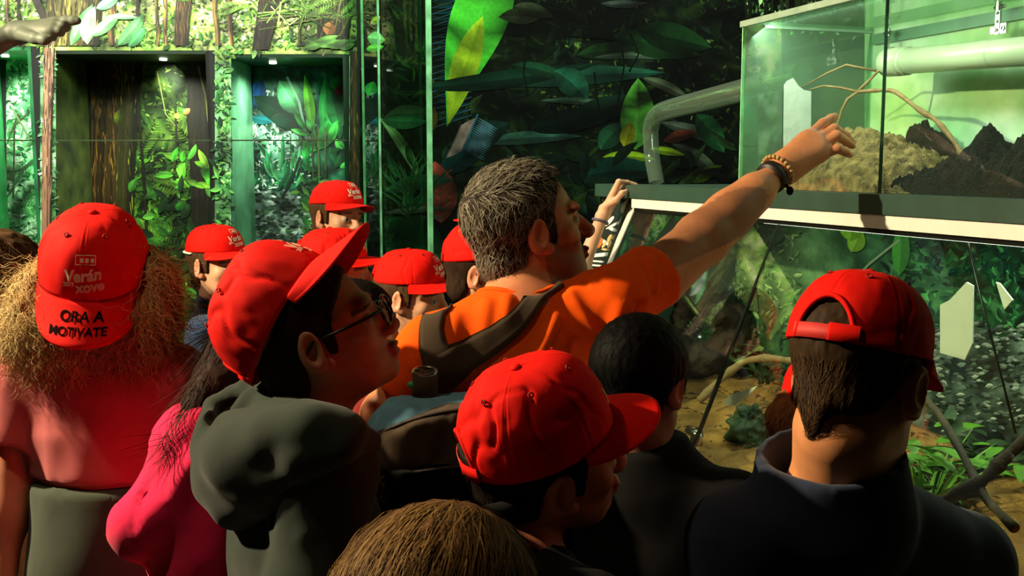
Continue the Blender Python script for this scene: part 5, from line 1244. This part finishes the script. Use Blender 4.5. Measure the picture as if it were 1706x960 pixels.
# --- man in the orange shirt, pointing into the terrarium
WR = P(1300, 284, 2.27)
def handM(fd):
    D_ = lambda x, y, Y: P(x, y, Y)
    kn = [(1349, 227, 2.31), (1362, 233, 2.3), (1369, 243, 2.29), (1371, 256, 2.285)]
    for q, r_ in zip(kn, (.015, .0155, .0155, .0145)): fd.rc(P(1304, 279, 2.27), D_(*q), .024, r_, .02)
    fd.rc(P(1316, 286, 2.27), P(1362, 256, 2.285), .024, .016, .02); fd.rc(P(1308, 268, 2.275), P(1340, 232, 2.31), .018, .014, .02)
    fd.chain([D_(1349, 227, 2.31), D_(1371, 206, 2.335), D_(1384, 198, 2.35), D_(1391, 194, 2.36)], np.array([.0135, .0115, .0102, .0085]), .005)
    fd.chain([D_(1362, 233, 2.3), D_(1390, 215, 2.315), D_(1408, 226, 2.345), D_(1420, 239, 2.365)], np.array([.0135, .0118, .0105, .0085]), .004)
    fd.chain([D_(1369, 243, 2.29), D_(1394, 226, 2.295), D_(1410, 236, 2.325), D_(1420, 243, 2.34)], np.array([.013, .0115, .01, .008]), .003)
    fd.chain([D_(1371, 256, 2.285), D_(1395, 248, 2.28), D_(1409, 254, 2.295), D_(1416, 258, 2.31)], np.array([.012, .0108, .0095, .0075]), .003)
    fd.chain([P(1318, 272, 2.29), P(1345, 246, 2.335), P(1366, 232, 2.355), P(1380, 226, 2.362)], np.array([.018, .0135, .0115, .009]), .008)
SLm, SRm = P(729, 586, 1.83), P(1020, 508, 1.92)
fr = Fr(P(878, 378, 1.95), 74, 14, 0, 1.05)
LM = person('man in orange t-shirt with greying hair pointing at the glass terrarium', 'person', fr, SLm, SRm, 1.03, False, (206, 136, 92),
    dict(e=P(640, 690, 1.85), w=P(636, 830, 1.9), cut=.62), dict(e=P(1172, 396, 2.13), w=WR, hand=handM, hc=P(1360, 240, 2.31), h=.0028, cut=.4), topmat=M_ORANGE, trousers=M_KHAKI, shoe=M_SHOE, seed=21, h=.0028, hc=.0055, nb=P(868, 494, 1.93), fold=.0045, collar='ring', neck=1.08,
    folds=[((944, 486), (996, 575), .014, .016), ((972, 466), (1016, 555), .010, -.014), ((1000, 454), (1044, 545), .014, .018), ((1024, 442), (1062, 520), .010, -.013), ((1048, 434), (1074, 505), .012, .016), ((1078, 424), (1092, 490), .010, .011), ((815, 500), (800, 590), .016, .010), ((850, 490), (835, 560), .013, .010), ((930, 520), (890, 610), .014, .012), ((960, 560), (930, 640), .014, -.012), ((1000, 580), (960, 640), .014, .012), ((690, 590), (700, 640), .012, .009), ((840, 500), (900, 470), .012, -.008), ((760, 520), (752, 590), .012, .008), ((1040, 500), (1000, 590), .014, .010)],
    extra=lambda fd: (fd.rc(P(1095, 470, 2.02), P(1165, 402, 2.12), .055, .05, .03), fd.rc(P(1172, 396, 2.13), P(1256, 322, 2.22), .05, .041, .03)))
hl = lambda q: np.interp(q[1], [-.2, -.085, -.06, -.045, -.03, -.022, .0, .012, .016, .03, .034, .05, .064, .078, .12], [-.088, -.088, -.085, -.074, -.055, -.002, .008, .01, -.03, -.034, .02, .05, .074, .1, .4])
hm = shorthair(LM, (44, 38, 31), h=.003, th=.009, amp=.002, n=0, extra=hl, clip=None, var=.6, stretch=(120, 120, 60))
V = np.zeros(len(hm.data.vertices)*3); hm.data.vertices.foreach_get('co', V); V = V.reshape(-1, 3)+np.array(LM['root'].location); Q = np.array([tuple(p.vertices) for p in hm.data.polygons]); Nn = normals(V, Q)
def dm(p):
    q = fr.loc(p); d = np.stack([q[:, 0]*2, np.where(q[:, 2] > .06, .75-0*q[:, 1], -.45), np.where(q[:, 2] > .08, .1, -.9)], 1); return d@fr.R.T
strands('grey_strands', hm, M_HAIR, V, Q, Nn, 5200, dm, .024, .0011, (170, 164, 142), (34, 29, 23), lift=.35, seg=3, jit=.4, seed=9)
# stubble-dark beard comes with the skin colours below; bracelets on the right wrist
wax = nrm(P(1304, 279, 2.27)-P(1172, 396, 2.13)); k = MB()
k.tube([P(1284, 297, 2.252)+wax*t for t in (-.004, .006, .016)], [.036, .037, .036], 24, True); k.build('leather_cuff', mat('black_leather', (22, 18, 18), .5, noise=(60, .2)), LM['root'], smooth=True)
bd = MB(); ux = nrm(np.cross(wax, (0, 0, 1))); vx = np.cross(wax, ux); c0 = P(1290, 290, 2.258)+wax*.012
for i in range(22): aa = i*2*math.pi/22; bd.ball(c0+(ux*math.cos(aa)+vx*math.sin(aa))*.0375, .0052, None, 8, 6)
bd.build('bead_bracelet', mat('tan_wood_bead', (186, 150, 92), .5, noise=(200, .3)), LM['root'], smooth=True)
k = MB(); q = P(1316, 318, 2.24); k.tube([P(1308, 306, 2.235), P(1313, 314, 2.235), q], .0035, 6); k.ball(q, (.008, .006, .01)); k.build('cuff_knot', M_BLACK, LM['root'], smooth=True)

# --- the backpack he carries
M_PACKBROWN = cloth('brown_pack_cloth', (74, 60, 46), .05); M_PACKBLACK = cloth('black_pack_cloth', (16, 15, 15), .02); M_PACKBLUE = cloth('faded_blue_pack_cloth', (110, 164, 190), .05, .12); M_ZIP = mat('brown_zip', (58, 44, 34), .6, noise=(300, .4), bump=(900, .6, .001))
yx = LM['x']; yy = LM['y']; RB = np.stack([yx, -yy, V3(0, 0, 1)], 1); CB = P(752, 838, 1.66)
pack = empty('backpack', CB-V3(0, 0, .22)); tag(pack, 'brown black and blue backpack worn by the man in orange', 'backpack')
def bw(x, y, z): return CB+RB@V3(x, y, z)
def packpart(name, m, fn, disp=.002, h=.0055, hi=.3):
    g = Field.box(CB-hi, CB+hi, h); fn(g); V, Q = g.mesh(); V = relax(V, Q, 1); Nn = normals(V, Q)
    lp = (V-CB)@RB; V = V+Nn*(disp*fbm(lp*np.array([26, 10, 9])+3, 7, 3))[:, None]; return obj(name, V, Q, m, pack)
def cutz(g, z0, z1, k=.004):
    g.all(lambda X, Y, Z: np.maximum(np.float32(CB[2]+z0)-Z, Z-np.float32(CB[2]+z1))+0*X+0*Y, k)
def arcz(x): return .098-2.6*x*x
def f1(g): g.rbox(bw(0, 0, -.02), (.135, .07, .2), RB, .06)
packpart('body', M_PACKBLACK, f1)
def f2(g):
    g.rbox(bw(0, 0.002, -.02), (.139, .074, .203), RB, .062); cutz(g, .11, .3)
packpart('top_panel', M_PACKBLUE, f2, .0045)
def f3(g):
    g.rbox(bw(0, .05, .0), (.134, .042, .205), RB, .05)
    def arc(X, Y, Z):
        lx = (X-CB[0])*RB[0, 0]+(Y-CB[1])*RB[1, 0]; return (Z-CB[2]-(.178-2.2*lx*lx))*.8
    g.all(arc, .01); cutz(g, .088, .3)
packpart('front_pocket', M_PACKBROWN, f3, .006)
def f4(g):
    g.rbox(bw(0, .058, -.025), (.136, .047, .19), RB, .05); cutz(g, -.4, .092)
packpart('lower_pocket', M_PACKBLACK, f4, .003)
bvp = None
def onpack(x, z, out=.004):
    dep = bpy.context.evaluated_depsgraph_get()
    return None
def zipper(fn, yo, r=.0045):
    k = MB(); k.tube([bw(x, yo(x), fn(x)) for x in np.linspace(-.118, .118, 30)], r, 8, True, .7); return k
zipper(lambda x: .178-2.2*x*x, lambda x: .084-1.6*x*x-.004).build('zip', M_ZIP, pack, smooth=True)
zipper(lambda x: .093-.9*x*x, lambda x: .103-1.2*x*x).build('zip', M_ZIP, pack, smooth=True)
zipper(lambda x: .163-1.5*x*x, lambda x: .062-1.6*x*x-.008).build('zip', M_ZIP, pack, smooth=True)
k = MB(); z0 = bw(-.125, .085, .075); k.torus(z0, RB[:, 1], .006, .0016, 12, 6); k.box(z0-V3(0, 0, .014), (.003, .0015, .01), RB); k.torus(z0-V3(0, 0, .028), RB[:, 1], .0055, .0015, 12, 6); k.build('zip_pull', mat('brass', (170, 140, 80), .3, 1, noise=(90, .1)), pack, smooth=True)
sv = LM['sV']; bvS = BVHTree.FromPolygons([tuple(v) for v in sv], [tuple(map(int, f)) for f in LM['sQ']])
def strap(name, cl, hw, m, lift=.009, na=40, nc=9, th=.008):
    cl = np.array(cl, float); t = np.linspace(0, len(cl)-1, na); cs = np.stack([np.interp(t, np.arange(len(cl)), cl[:, i]) for i in range(2)], 1)
    for _ in range(4): cs[1:-1] = (cs[:-2]+2*cs[1:-1]+cs[2:])/4
    hws = np.interp(t, np.arange(len(cl)), np.ones(len(cl))*hw); G = np.zeros((na, nc, 3)); GN = np.zeros((na, nc, 3)); last = None
    for i in range(na):
        d = cs[min(i+1, na-1)]-cs[max(i-1, 0)]; d = d/(np.linalg.norm(d)+1e-9); nn = np.array([-d[1], d[0]])
        for j in range(nc):
            u = j/(nc-1)*2-1; p = cs[i]+nn*hws[i]*u; tgt = P(p[0], p[1], 1.9); o0 = Vector((0, 0, CZ)); dr = Vector(tgt)-o0; hit, hn, _, _ = bvS.ray_cast(o0, dr.normalized())
            if hit is None: G[i, j] = np.nan
            else: last = (np.array(hit), np.array(hn)); G[i, j] = last[0]; GN[i, j] = last[1]
    for i in range(na):
        for j in range(nc):
            if np.isnan(G[i, j, 0]):
                ok = ~np.isnan(G[:, :, 0]); ii = np.argwhere(ok); q = ii[np.argmin(((ii-[i, j])**2).sum(1))]; G[i, j] = G[q[0], q[1]]-V3(0, 0, .001)*abs(q[0]-i)*4; GN[i, j] = GN[q[0], q[1]]
    for _ in range(6): 
        G[1:-1, 1:-1] = (G[1:-1, 1:-1]*2+G[:-2, 1:-1]+G[2:, 1:-1]+G[1:-1, :-2]+G[1:-1, 2:])/6
        GN[1:-1, 1:-1] = (GN[1:-1, 1:-1]*2+GN[:-2, 1:-1]+GN[2:, 1:-1]+GN[1:-1, :-2]+GN[1:-1, 2:])/6
    GN /= np.linalg.norm(GN, axis=2)[:, :, None]+1e-9
    ed = np.ones((na, nc)); ed[:, 0] = ed[:, -1] = .45
    top = G+GN*(lift*ed)[:, :, None]; bot = G+GN*.001; VV = np.concatenate([top.reshape(-1, 3), bot.reshape(-1, 3)]); n0 = na*nc; Fc = []
    for i in range(na-1):
        for j in range(nc-1): k_ = i*nc+j; Fc.append((k_, k_+1, k_+nc+1, k_+nc)); Fc.append((n0+k_, n0+k_+nc, n0+k_+nc+1, n0+k_+1))
        for j in (0, nc-1): k_ = i*nc+j; Fc.append((k_, k_+nc, n0+k_+nc, n0+k_))
    return obj(name, VV, Fc, m, pack)
strap('shoulder_strap', [(744, 500), (726, 518), (718, 548), (722, 580), (738, 612), (762, 640)], [16, 17, 19, 24, 34, 34], M_PACKBROWN)
strap('shoulder_strap', [(925, 462), (900, 482), (880, 515), (850, 548), (805, 578), (762, 600), (735, 612)], [22, 18, 17, 20, 24, 28, 26], M_PACKBROWN, .011)
k = MB(); h0 = P(708, 640, 1.66); k.tube([h0+V3(0, 0, .02), h0-V3(0, .0, .02)], .021, 16); k.build('side_pocket', M_PACKBROWN, pack, smooth=True)
k = MB(); k.torus(h0+V3(0, 0, .021), (0, -.2, 1), .019, .003, 18, 6); k.build('buckle', M_CHROME, pack, smooth=True)
k = MB(); k.ball(P(690, 641, 1.66), (.012, .008, .006)); k.build('green_clip', mat('green_enamel', (40, 170, 90), .3, noise=(40, .1)), pack, smooth=True)

# --- girl in magenta whose head is hidden behind the boy with glasses
a, b_ = P(318, 738, 1.54), P(470, 745, 1.70)
fr = Fr(P(446, 560, 1.70), 20, -4, 0, .95)
Dg = person('girl in bright magenta jumper with long dark hair behind boy in hoodie', 'person', fr, a, b_, .78, True, MID, dict(e=P(240, 880, 1.46), w=P(330, 930, 1.54)), None, topmat=M_MAGENTA, sleeve='long', trousers=M_DENIM, shoe=M_SHOE, seed=23, fold=.006, off=.008,
    dispfn=lambda v: .0075*np.sin(6.283*((v[:, 2]*.72-v[:, 0]*.7)/.085)+1.5*fbm(v*9, 3, 2))*(v[:, 0] > P(262, 900, 1.49)[0]),
    topextra=lambda g, o: (g.rc(P(350, 750, 1.50), P(345, 1010, 1.49), .07, .085, .03), g.rc(P(285, 800, 1.47), P(242, 876, 1.46), .03, .044, .012)))
cap(fr, Dg['root'], 4, seed=13)
def haird(g):
    g.chain(px_chain([(430, 585, 1.64), (395, 620, 1.60), (358, 655, 1.54), (330, 690, 1.50), (314, 722, 1.49)]), np.array([.06, .05, .036, .024, .01]), .02); fr.ell(g, (0, -.05, -.03), (.08, .07, .09), .04)
hd, (V, Q, Nn) = volume('hair', Dg['root'], M_HAIR, haird, P(370, 640, 1.59)-.25, P(370, 640, 1.59)+.25, .006, (42, 26, 20), lambda v: .004*fbm(v*np.array([60, 60, 30]), 3, 3), .4)
ddir = nrm(P(314, 722, 1.49)-P(400, 620, 1.60))
strands('strands', hd, M_HAIR, V, Q, Nn, 1500, lambda p: np.tile(ddir, (len(p), 1)), .09, .0012, (60, 38, 26), (26, 18, 14), lift=.3, seg=5, stick=False, seed=14, grav=.05, jit=.14)

# --- boy with glasses in the dark hoodie
fr = Fr(P(527, 558, 1.38), 84, 24, 0, .93)
SLe, SRe = P(470, 775, 1.50), P(540, 790, 1.24)
E = person('boy with glasses looking up in dark green grey hoodie and red cap', 'person', fr, SLe, SRe, .84, True, (186, 128, 92), None, dict(e=P(520, 985, 1.2), w=P(590, 1130, 1.2)), topmat=M_HOOD, sleeve='long', trousers=M_DENIM, shoe=M_SHOE, seed=24, fold=.005, off=.022, h=.0026, hc=.0065, nb=P(515, 715, 1.38), collar='none', neck=1.12,
    folds=[(P(455, 770, 1.2), P(450, 880, 1.2), .012, -.012), (P(470, 740, 1.2), P(560, 720, 1.2), .014, -.008), (P(475, 830, 1.15), P(560, 800, 1.15), .014, .008), (P(480, 900, 1.15), P(560, 880, 1.15), .012, .007)])
cap(fr, E['root'], 38, roll=-10, seed=15, H=.112, wrinkle=.0045, off=(0, -.026, .036), vk=1.8, vs=.5, square=.06, vL=.074)
shorthair(E, (40, 30, 22), h=.003, th=.006, amp=.0012, clip=lambda q: (q[2]-.056-(q[1]+.02)*.84)*.76, n=0)
def hood(g):
    kk = .011
    g.chain(px_chain([(618, 735, 1.27), (580, 722, 1.2), (520, 716, 1.19), (455, 730, 1.21), (400, 752, 1.27), (370, 770, 1.33)]), np.array([.016, .02, .026, .034, .04, .036]), kk)          # upper swoop
    g.chain(px_chain([(360, 745, 1.36), (372, 800, 1.33), (396, 838, 1.29), (440, 815, 1.23), (505, 768, 1.18), (565, 748, 1.18), (615, 750, 1.26)]), np.array([.03, .036, .034, .032, .026, .018, .012]), kk)   # hanging sack
    g.chain(px_chain([(385, 800, 1.32), (430, 775, 1.27), (480, 745, 1.24)]), np.array([.045, .05, .04]), .02)
    g.chain(px_chain([(348, 700, 1.40), (356, 676, 1.43), (388, 658, 1.43), (420, 646, 1.42), (452, 664, 1.385), (478, 688, 1.34)]), np.array([.013, .012, .013, .018, .022, .024]), .01)   # rim, far side
    g.chain(px_chain([(348, 700, 1.40), (384, 708, 1.31), (440, 700, 1.245), (505, 694, 1.21), (565, 706, 1.21), (606, 720, 1.29)]), np.array([.013, .015, .016, .017, .015, .013]), .008)      # rim, near side
    g.chain(px_chain([(392, 690, 1.36), (420, 668, 1.37), (452, 680, 1.35), (500, 690, 1.3)]), np.array([.014, .018, .022, .02]), .01)                         # inner fold
    g.chain(px_chain([(358, 712, 1.37), (366, 750, 1.36), (380, 790, 1.34)]), np.array([.026, .034, .03]), .015)
    g.ell(P(440, 768, 1.3), (.085, .06, .062), None, .03); g.ell(P(515, 735, 1.235), (.05, .04, .035), None, .03); g.ell(P(440, 762, 1.236), (.075, .05, .05), None, .03); g.ell(P(520, 718, 1.196), (.05, .03, .026), None, .03)
    g.ell(P(372, 692, 1.375), (.018, .045, .014), None, .008, 's')
lo = P(460, 740, 1.3)-V3(.2, .22, .2); volume('hood', E['root'], M_HOOD, hood, lo, lo+V3(.42, .44, .4), .005, None, lambda v: .0022*fbm(v*np.array([14, 14, 26]), 6, 2), smooth=3)
# glasses: rims, bridge and temple arms
gl = MB()
def gp(*l): return fr.w(*l)
for m_ in (-1, 1):
    rim = [gp(m_*(.034+.023*math.copysign(abs(math.cos(t))**.7, math.cos(t))), .112-.012*abs(math.cos(t)*.5+.5 if m_ > 0 else .5-math.cos(t)*.5)*.6, -.008+.0175*math.copysign(abs(math.sin(t))**.7, math.sin(t))) for t in np.linspace(0, 2*math.pi, 29)]
    gl.tube(rim, .0019, 8)
    gl.tube([gp(m_*.057, .106, .0), gp(m_*.073, .085, .0), gp(m_*.0785, .04, .0), gp(m_*.082, .004, .002), gp(m_*.082, -.012, -.012)], [.0024, .0026, .0022, .002, .0018], 8)
gl.tube([gp(-.011, .114, -.002), gp(0, .119, .001), gp(.011, .114, -.002)], .0018, 8)
go = gl.build('glasses', mat('black_frame', (18, 16, 18), .25, noise=(40, .1)), E['root'], smooth=True)
ln = MB()
for m_ in (-1, 1): ln.ball(gp(m_*.034, .1085, -.008), (.022, .0008, .0165), fr.R, 18, 8)
ln.build('lenses', M_GLASSNICHE, go, smooth=True)

# --- boy in the centre, cap seen from behind and above
fr = Fr(P(908, 760, 1.27), 74, 8, 15, .95)
a, b_ = sh(P(868, 985, 1.25), 50, .125)
Nb = person('boy in red cap in the middle in front of the backpack', 'person', fr, a, b_, .82, True, (170, 110, 82), topmat=M_BLACK, trousers=M_DENIM, shoe=M_SHOE, seed=25, h=.003, nb=P(862, 915, 1.24), topextra=lambda g, o: g.rc(P(800, 855, 1.2), P(850, 850, 1.2), .012, .016, .02))
cap(fr, Nb['root'], 12, seed=16, H=.114, wrinkle=.0045, vs=.3); shorthair(Nb, (24, 18, 15), h=.004, th=.007, n=900, seed=5, col2=(44, 32, 24))

# --- dark haired kid in black at the glass
fr = Fr(P(1068, 634, 1.64), 36, -6, 0, .86); a, b_ = sh(P(1100, 830, 1.63), 28, .12)
Mb = person('bareheaded black-haired kid in black top close to the slanted glass', 'person', fr, a, b_, .86, True, (150, 100, 74), topmat=M_BLACK, sleeve='long', collar='none', topextra=lambda g, o: g.rc(P(1090, 800, 1.63), P(1076, 738, 1.63), .085, .066, .03, 'u', .05, True), trousers=M_BLACK, shoe=M_SHOE, seed=26, h=.003); shorthair(Mb, (5, 4, 4), h=.004, th=.013, clip=None, n=1200, L=.03)

# --- boy at the right, cap strap towards us
fr = Fr(P(1430, 622, 1.25), 45, -14, 0, .97); SLo, SRo = P(1232, 905, 1.26), P(1600, 935, 1.42)
Ob = person('boy in navy jacket at the right whose red cap shows its back strap', 'person', fr, SLo, SRo, .9, True, (210, 140, 92), topmat=M_NAVY, sleeve='long', trousers=M_DENIM, shoe=M_SHOE, seed=27, h=.0026, hc=.0065, nb=P(1405, 800, 1.28), collar='none', neck=1.32, off=.02, fold=.004,
    topextra=lambda g, o: (g.rc(P(1388, 850, 1.28), P(1382, 752, 1.265), .104, .093, .02, 'u', .05, True), g.rc(P(1388, 800, 1.28), P(1384, 720, 1.26), .074, .087, .004, 's')))
cap(fr, Ob['root'], 0, seed=3, wrinkle=.0025, vs=.42, vL=.076)
hl = lambda q: np.interp(q[1], [-.2, -.09, -.075, -.05, -.03, -.022, .0, .012, .016, .03, .034, .05, .066, .082, .13], [-.05, -.05, -.05, -.045, -.03, -.005, .006, .006, -.028, -.03, .012, .034, .052, .075, .35])-np.where(q[1] < -.04, .048*np.exp(-((q[0]+.008)/.014)**2), 0)
clipO = lambda q: np.where((q[1] < -.06) & (np.abs(q[0]) < .055), q[2]-.08, q[2]-.03)
ho = shorthair(Ob, (52, 38, 24), h=.003, th=.003, amp=.0012, extra=hl, clip=clipO)
V = np.zeros(len(ho.data.vertices)*3); ho.data.vertices.foreach_get('co', V); V = V.reshape(-1, 3)+np.array(Ob['root'].location); Q = np.array([tuple(p.vertices) for p in ho.data.polygons]); Nn = normals(V, Q)
frO = fr
strands('strands', ho, M_HAIR, V, Q, Nn, 3500, lambda p: np.stack([frO.loc(p)[:, 0]*-4, -.3+0*p[:, 0], -1+0*p[:, 0]], 1)@frO.R.T, .022, .0009, (86, 62, 38), (34, 24, 16), lift=.12, seg=3, jit=.2, seed=15, mask=lambda c: (frO.loc(c)[:, 2] < .012).astype(float))

# --- girl behind him, only hair and a bit of cap showing
fr = Fr(P(1376, 690, 1.72), 20, -10, 0, .88); a, b_ = sh(P(1384, 850, 1.7), 20, .09)
Pg = person('girl with brown hair and red cap peeking out behind boy in navy jacket', 'person', fr, a, b_, .78, True, MID, topmat=M_GREYCLOTH, trousers=M_DENIM, shoe=M_SHOE, seed=28, h=.004); cap(fr, Pg['root'], 0, seed=17, big=False, H=.09)
def hairp(g):
    fr.ell(g, (0, -.02, -.02), (.083, .095, .075), .03); g.chain(px_chain([(1318, 676, 1.7), (1306, 700, 1.69), (1306, 745, 1.68)]), np.array([.03, .028, .014]), .02); fr.ell(g, (0, .1, -.06), (.07, .07, .1), .02, 's')
hp, (V, Q, Nn) = volume('hair', Pg['root'], M_HAIR, hairp, fr.o-.2, fr.o+.2, .005, (128, 84, 46), lambda v: .003*fbm(v*np.array([90, 90, 24]), 3, 3), .5)
strands('strands', hp, M_HAIR, V, Q, Nn, 1200, lambda p: np.tile(V3(0, 0, -1.), (len(p), 1)), .06, .001, (180, 124, 70), (80, 50, 28), lift=.3, seg=5, stick=False, seed=24)

# --- child at the bottom edge close to the camera
fr = Fr(P(735, 1080, .8), 15, -12, 0, .95); a, b_ = sh(P(740, 1310, .84), 12, .12)
Qc = person('bareheaded child with brown hair at the bottom edge nearest to us', 'person', fr, a, b_, .76, True, MID, topmat=M_GREYCLOTH, trousers=M_DENIM, shoe=M_SHOE, seed=29, h=.004)
def hairq(g):
    fr.ell(g, (0, -.012, .034), (.088, .108, .094), .02); fr.ell(g, (0, -.045, -.05), (.09, .075, .12), .05); fr.ell(g, (0, .11, -.05), (.07, .06, .1), .02, 's')
hq, (V, Q, Nn) = volume('hair', Qc['root'], M_HAIR, hairq, fr.o-.22, fr.o+.2, .005, (96, 68, 40), lambda v: .002*fbm(v*np.array([60, 60, 60]), 3, 3), .35, (120, 40, 60))
frQ = fr
strands('strands', hq, M_HAIR, V, Q, Nn, 5200, lambda p: np.stack([frQ.loc(p)[:, 0]*9-.1, np.where(frQ.loc(p)[:, 1] > 0, .5, -.6), np.where(frQ.loc(p)[:, 2] > .1, -.25, -1.)], 1)@frQ.R.T, .09, .0008, (152, 116, 66), (66, 44, 26), lift=.1, seg=6, jit=.12, stick=True, seed=34)

# --- grey statue whose pointing hand enters at the upper left
def grey(V): return np.tile(lin((132, 144, 130)), (len(V), 1))*(1+.1*fbm(V*40, 2, 2)[:, None])
grey.mat = M_STATUE
def handS(fd):
    Y = 3.0; kn = [(92, 37, Y), (90, 44, Y-.02), (86, 51, Y-.03), (78, 57, Y-.03)]
    for q in kn: fd.rc(P(30, 54, Y), P(*q), .024, .0155, .02)
    fd.chain(px_chain([(92, 37, Y), (110, 34.5, Y), (122, 34, Y), (129, 34.5, Y)]), np.array([.0155, .014, .013, .011]), .006)
    fd.chain(px_chain([(90, 44, Y-.02), (104, 42, Y-.02), (110, 46, Y), (104, 49, Y+.02)]), np.array([.014, .013, .012, .01]), .003)
    fd.chain(px_chain([(86, 51, Y-.03), (98, 50, Y-.03), (101, 54, Y-.01), (95, 55, Y+.01)]), np.array([.014, .0125, .012, .01]), .003)
    fd.chain(px_chain([(78, 57, Y-.03), (87, 59, Y-.03), (88, 62, Y-.01), (82, 62, Y+.01)]), np.array([.0135, .012, .011, .009]), .003)
    fd.chain(px_chain([(38, 58, Y-.03), (58, 64, Y-.06), (74, 66, Y-.065), (82, 64, Y-.06)]), np.array([.02, .0155, .014, .011]), .008)
fr = Fr(P(-300, 80, 3.0), 88, 0, 0, 1.1); a, b_ = sh(P(-300, 200, 3.05), 80, .2)
person('dark grey statue at the upper left pointing right with outstretched arm', 'statue', fr, a, b_, 1.15, False, armL=None, armR=dict(e=P(-100, 118, 2.9), w=P(20, 58, 3.0), hand=handS, hc=P(75, 50, 3.0), h=.003), seed=30, h=.006, bodycol=grey, name='statue')
# ------------------------------------------------------------------ camera and lights
cam = bpy.data.cameras.new('camera'); co = bpy.data.objects.new('camera', cam); COL.objects.link(co); co.location = (0, 0, CZ); co.rotation_euler = (math.pi/2-PITCH, 0, 0); cam.sensor_width = 36; cam.lens = 36*F/1706; cam.clip_start = .02; scene.camera = co
def light(n, t, loc, to, e, col=(1, 1, 1), **k):
    l = bpy.data.lights.new(n, t); l.energy = e; l.color = col
    for a, b in k.items(): setattr(l, a, b)
    ob = bpy.data.objects.new(n, l); COL.objects.link(ob); ob.location = loc; d = Vector(to)-Vector(loc); ob.rotation_euler = d.to_track_quat('-Z', 'Y').to_euler(); return ob
WARM = (1.0, .8, .5)
R_ = math.radians
# track spots from the upper left, with an added fill
light('key_spot', 'SPOT', (-2.6, 1.68, 2.95), (-.1, 1.6, 1.35), 800, WARM, spot_size=R_(95), spot_blend=.6, shadow_soft_size=.05)
light('added_top_fill', 'SPOT', (-1.1, .9, 3.2), (-.05, 1.6, 1.2), 30, WARM, spot_size=R_(70), spot_blend=.7, shadow_soft_size=.06)  # fill added overhead to lift cap tops, hood and backpack
light('back_spot', 'SPOT', (-2.9, 2.2, 3.15), (-.5, 3.3, 1.4), 200, WARM, spot_size=R_(45), spot_blend=.6, shadow_soft_size=.05)
# wall washers over the murals
light('mural_washer', 'AREA', (-2.6, 4.4, 3.2), (-2.5, 6, 2.0), 150, (1, 1, .86), shape='RECTANGLE', size=3.2, size_y=.3)
light('mural_spot', 'AREA', (.6, 3.6, 3.2), (.7, 5.2, 2.0), 55, (.9, 1, .8), shape='RECTANGLE', size=2.4, size_y=.3)
# niche downlights, and an added glare spot
for i, px in ((0, 25), (1, 283), (2, 462)):
    x0, x1, zt = segs[i]; x = px2x(px, YL+.25)*1.0; par = (N1, N2, N3)[i]
    MB().tube([V3(x, YL+.25, zt-.021), V3(x, YL+.25, zt-.03)], .022, 20).build('downlight', M_BULB, par, smooth=False)
    light('niche_lamp_or_glare', 'SPOT', (x, YL+.25, zt-.04), (x, YL+.3, .5), (44, 60, 56)[i], (1, 1, .9), spot_size=R_(150), spot_blend=1, shadow_soft_size=.03)
light('niche_lamp_or_glare', 'SPOT', (px2x(283, YL+.25), YL+.1, segs[1][2]-.05), P(283, 134, YL+ND), 40, (1, .95, .85), spot_size=R_(26), spot_blend=1, shadow_soft_size=.02)  # added narrow spot that imitates a glare on the niche glass
# lamps inside the vitrine, added brighteners last
light('terrarium_lamp', 'AREA', T(-.05, -.06, ZT-.002), T(-.05, -.3, 1.75), 6, (1, 1, .9), shape='RECTANGLE', size=1.1, size_y=.08)
light('case_lamp_or_fill', 'AREA', T(.25, -.2, ZB0-.01), T(.25, -.16, .9), 3.6, (.95, 1, .8), shape='RECTANGLE', size=1.1, size_y=.25)
light('case_lamp_or_fill', 'AREA', T(-.45, -.1, ZB0-.01), T(-.45, -.02, .9), 2.6, (.95, 1, .8), shape='RECTANGLE', size=.5, size_y=.12)  # extra lamp added to brighten the plants on this side
light('added_sheet_spot', 'SPOT', T(-.42, -.12, ZB0-.02), TP(1594, 540, .02), 80, (1, 1, .92), spot_size=R_(26), spot_blend=.4, shadow_soft_size=.02)  # added unseen spot, only whitens the sheets that stand for reflections
w = bpy.data.worlds.new('world'); scene.world = w; w.use_nodes = True; w.node_tree.nodes['Background'].inputs[0].default_value = (.018, .016, .013, 1)
vs = scene.view_settings; vs.view_transform = 'Standard'; vs.look = 'None'; vs.gamma = 1; vs.exposure = 0; vs.use_curve_mapping = False
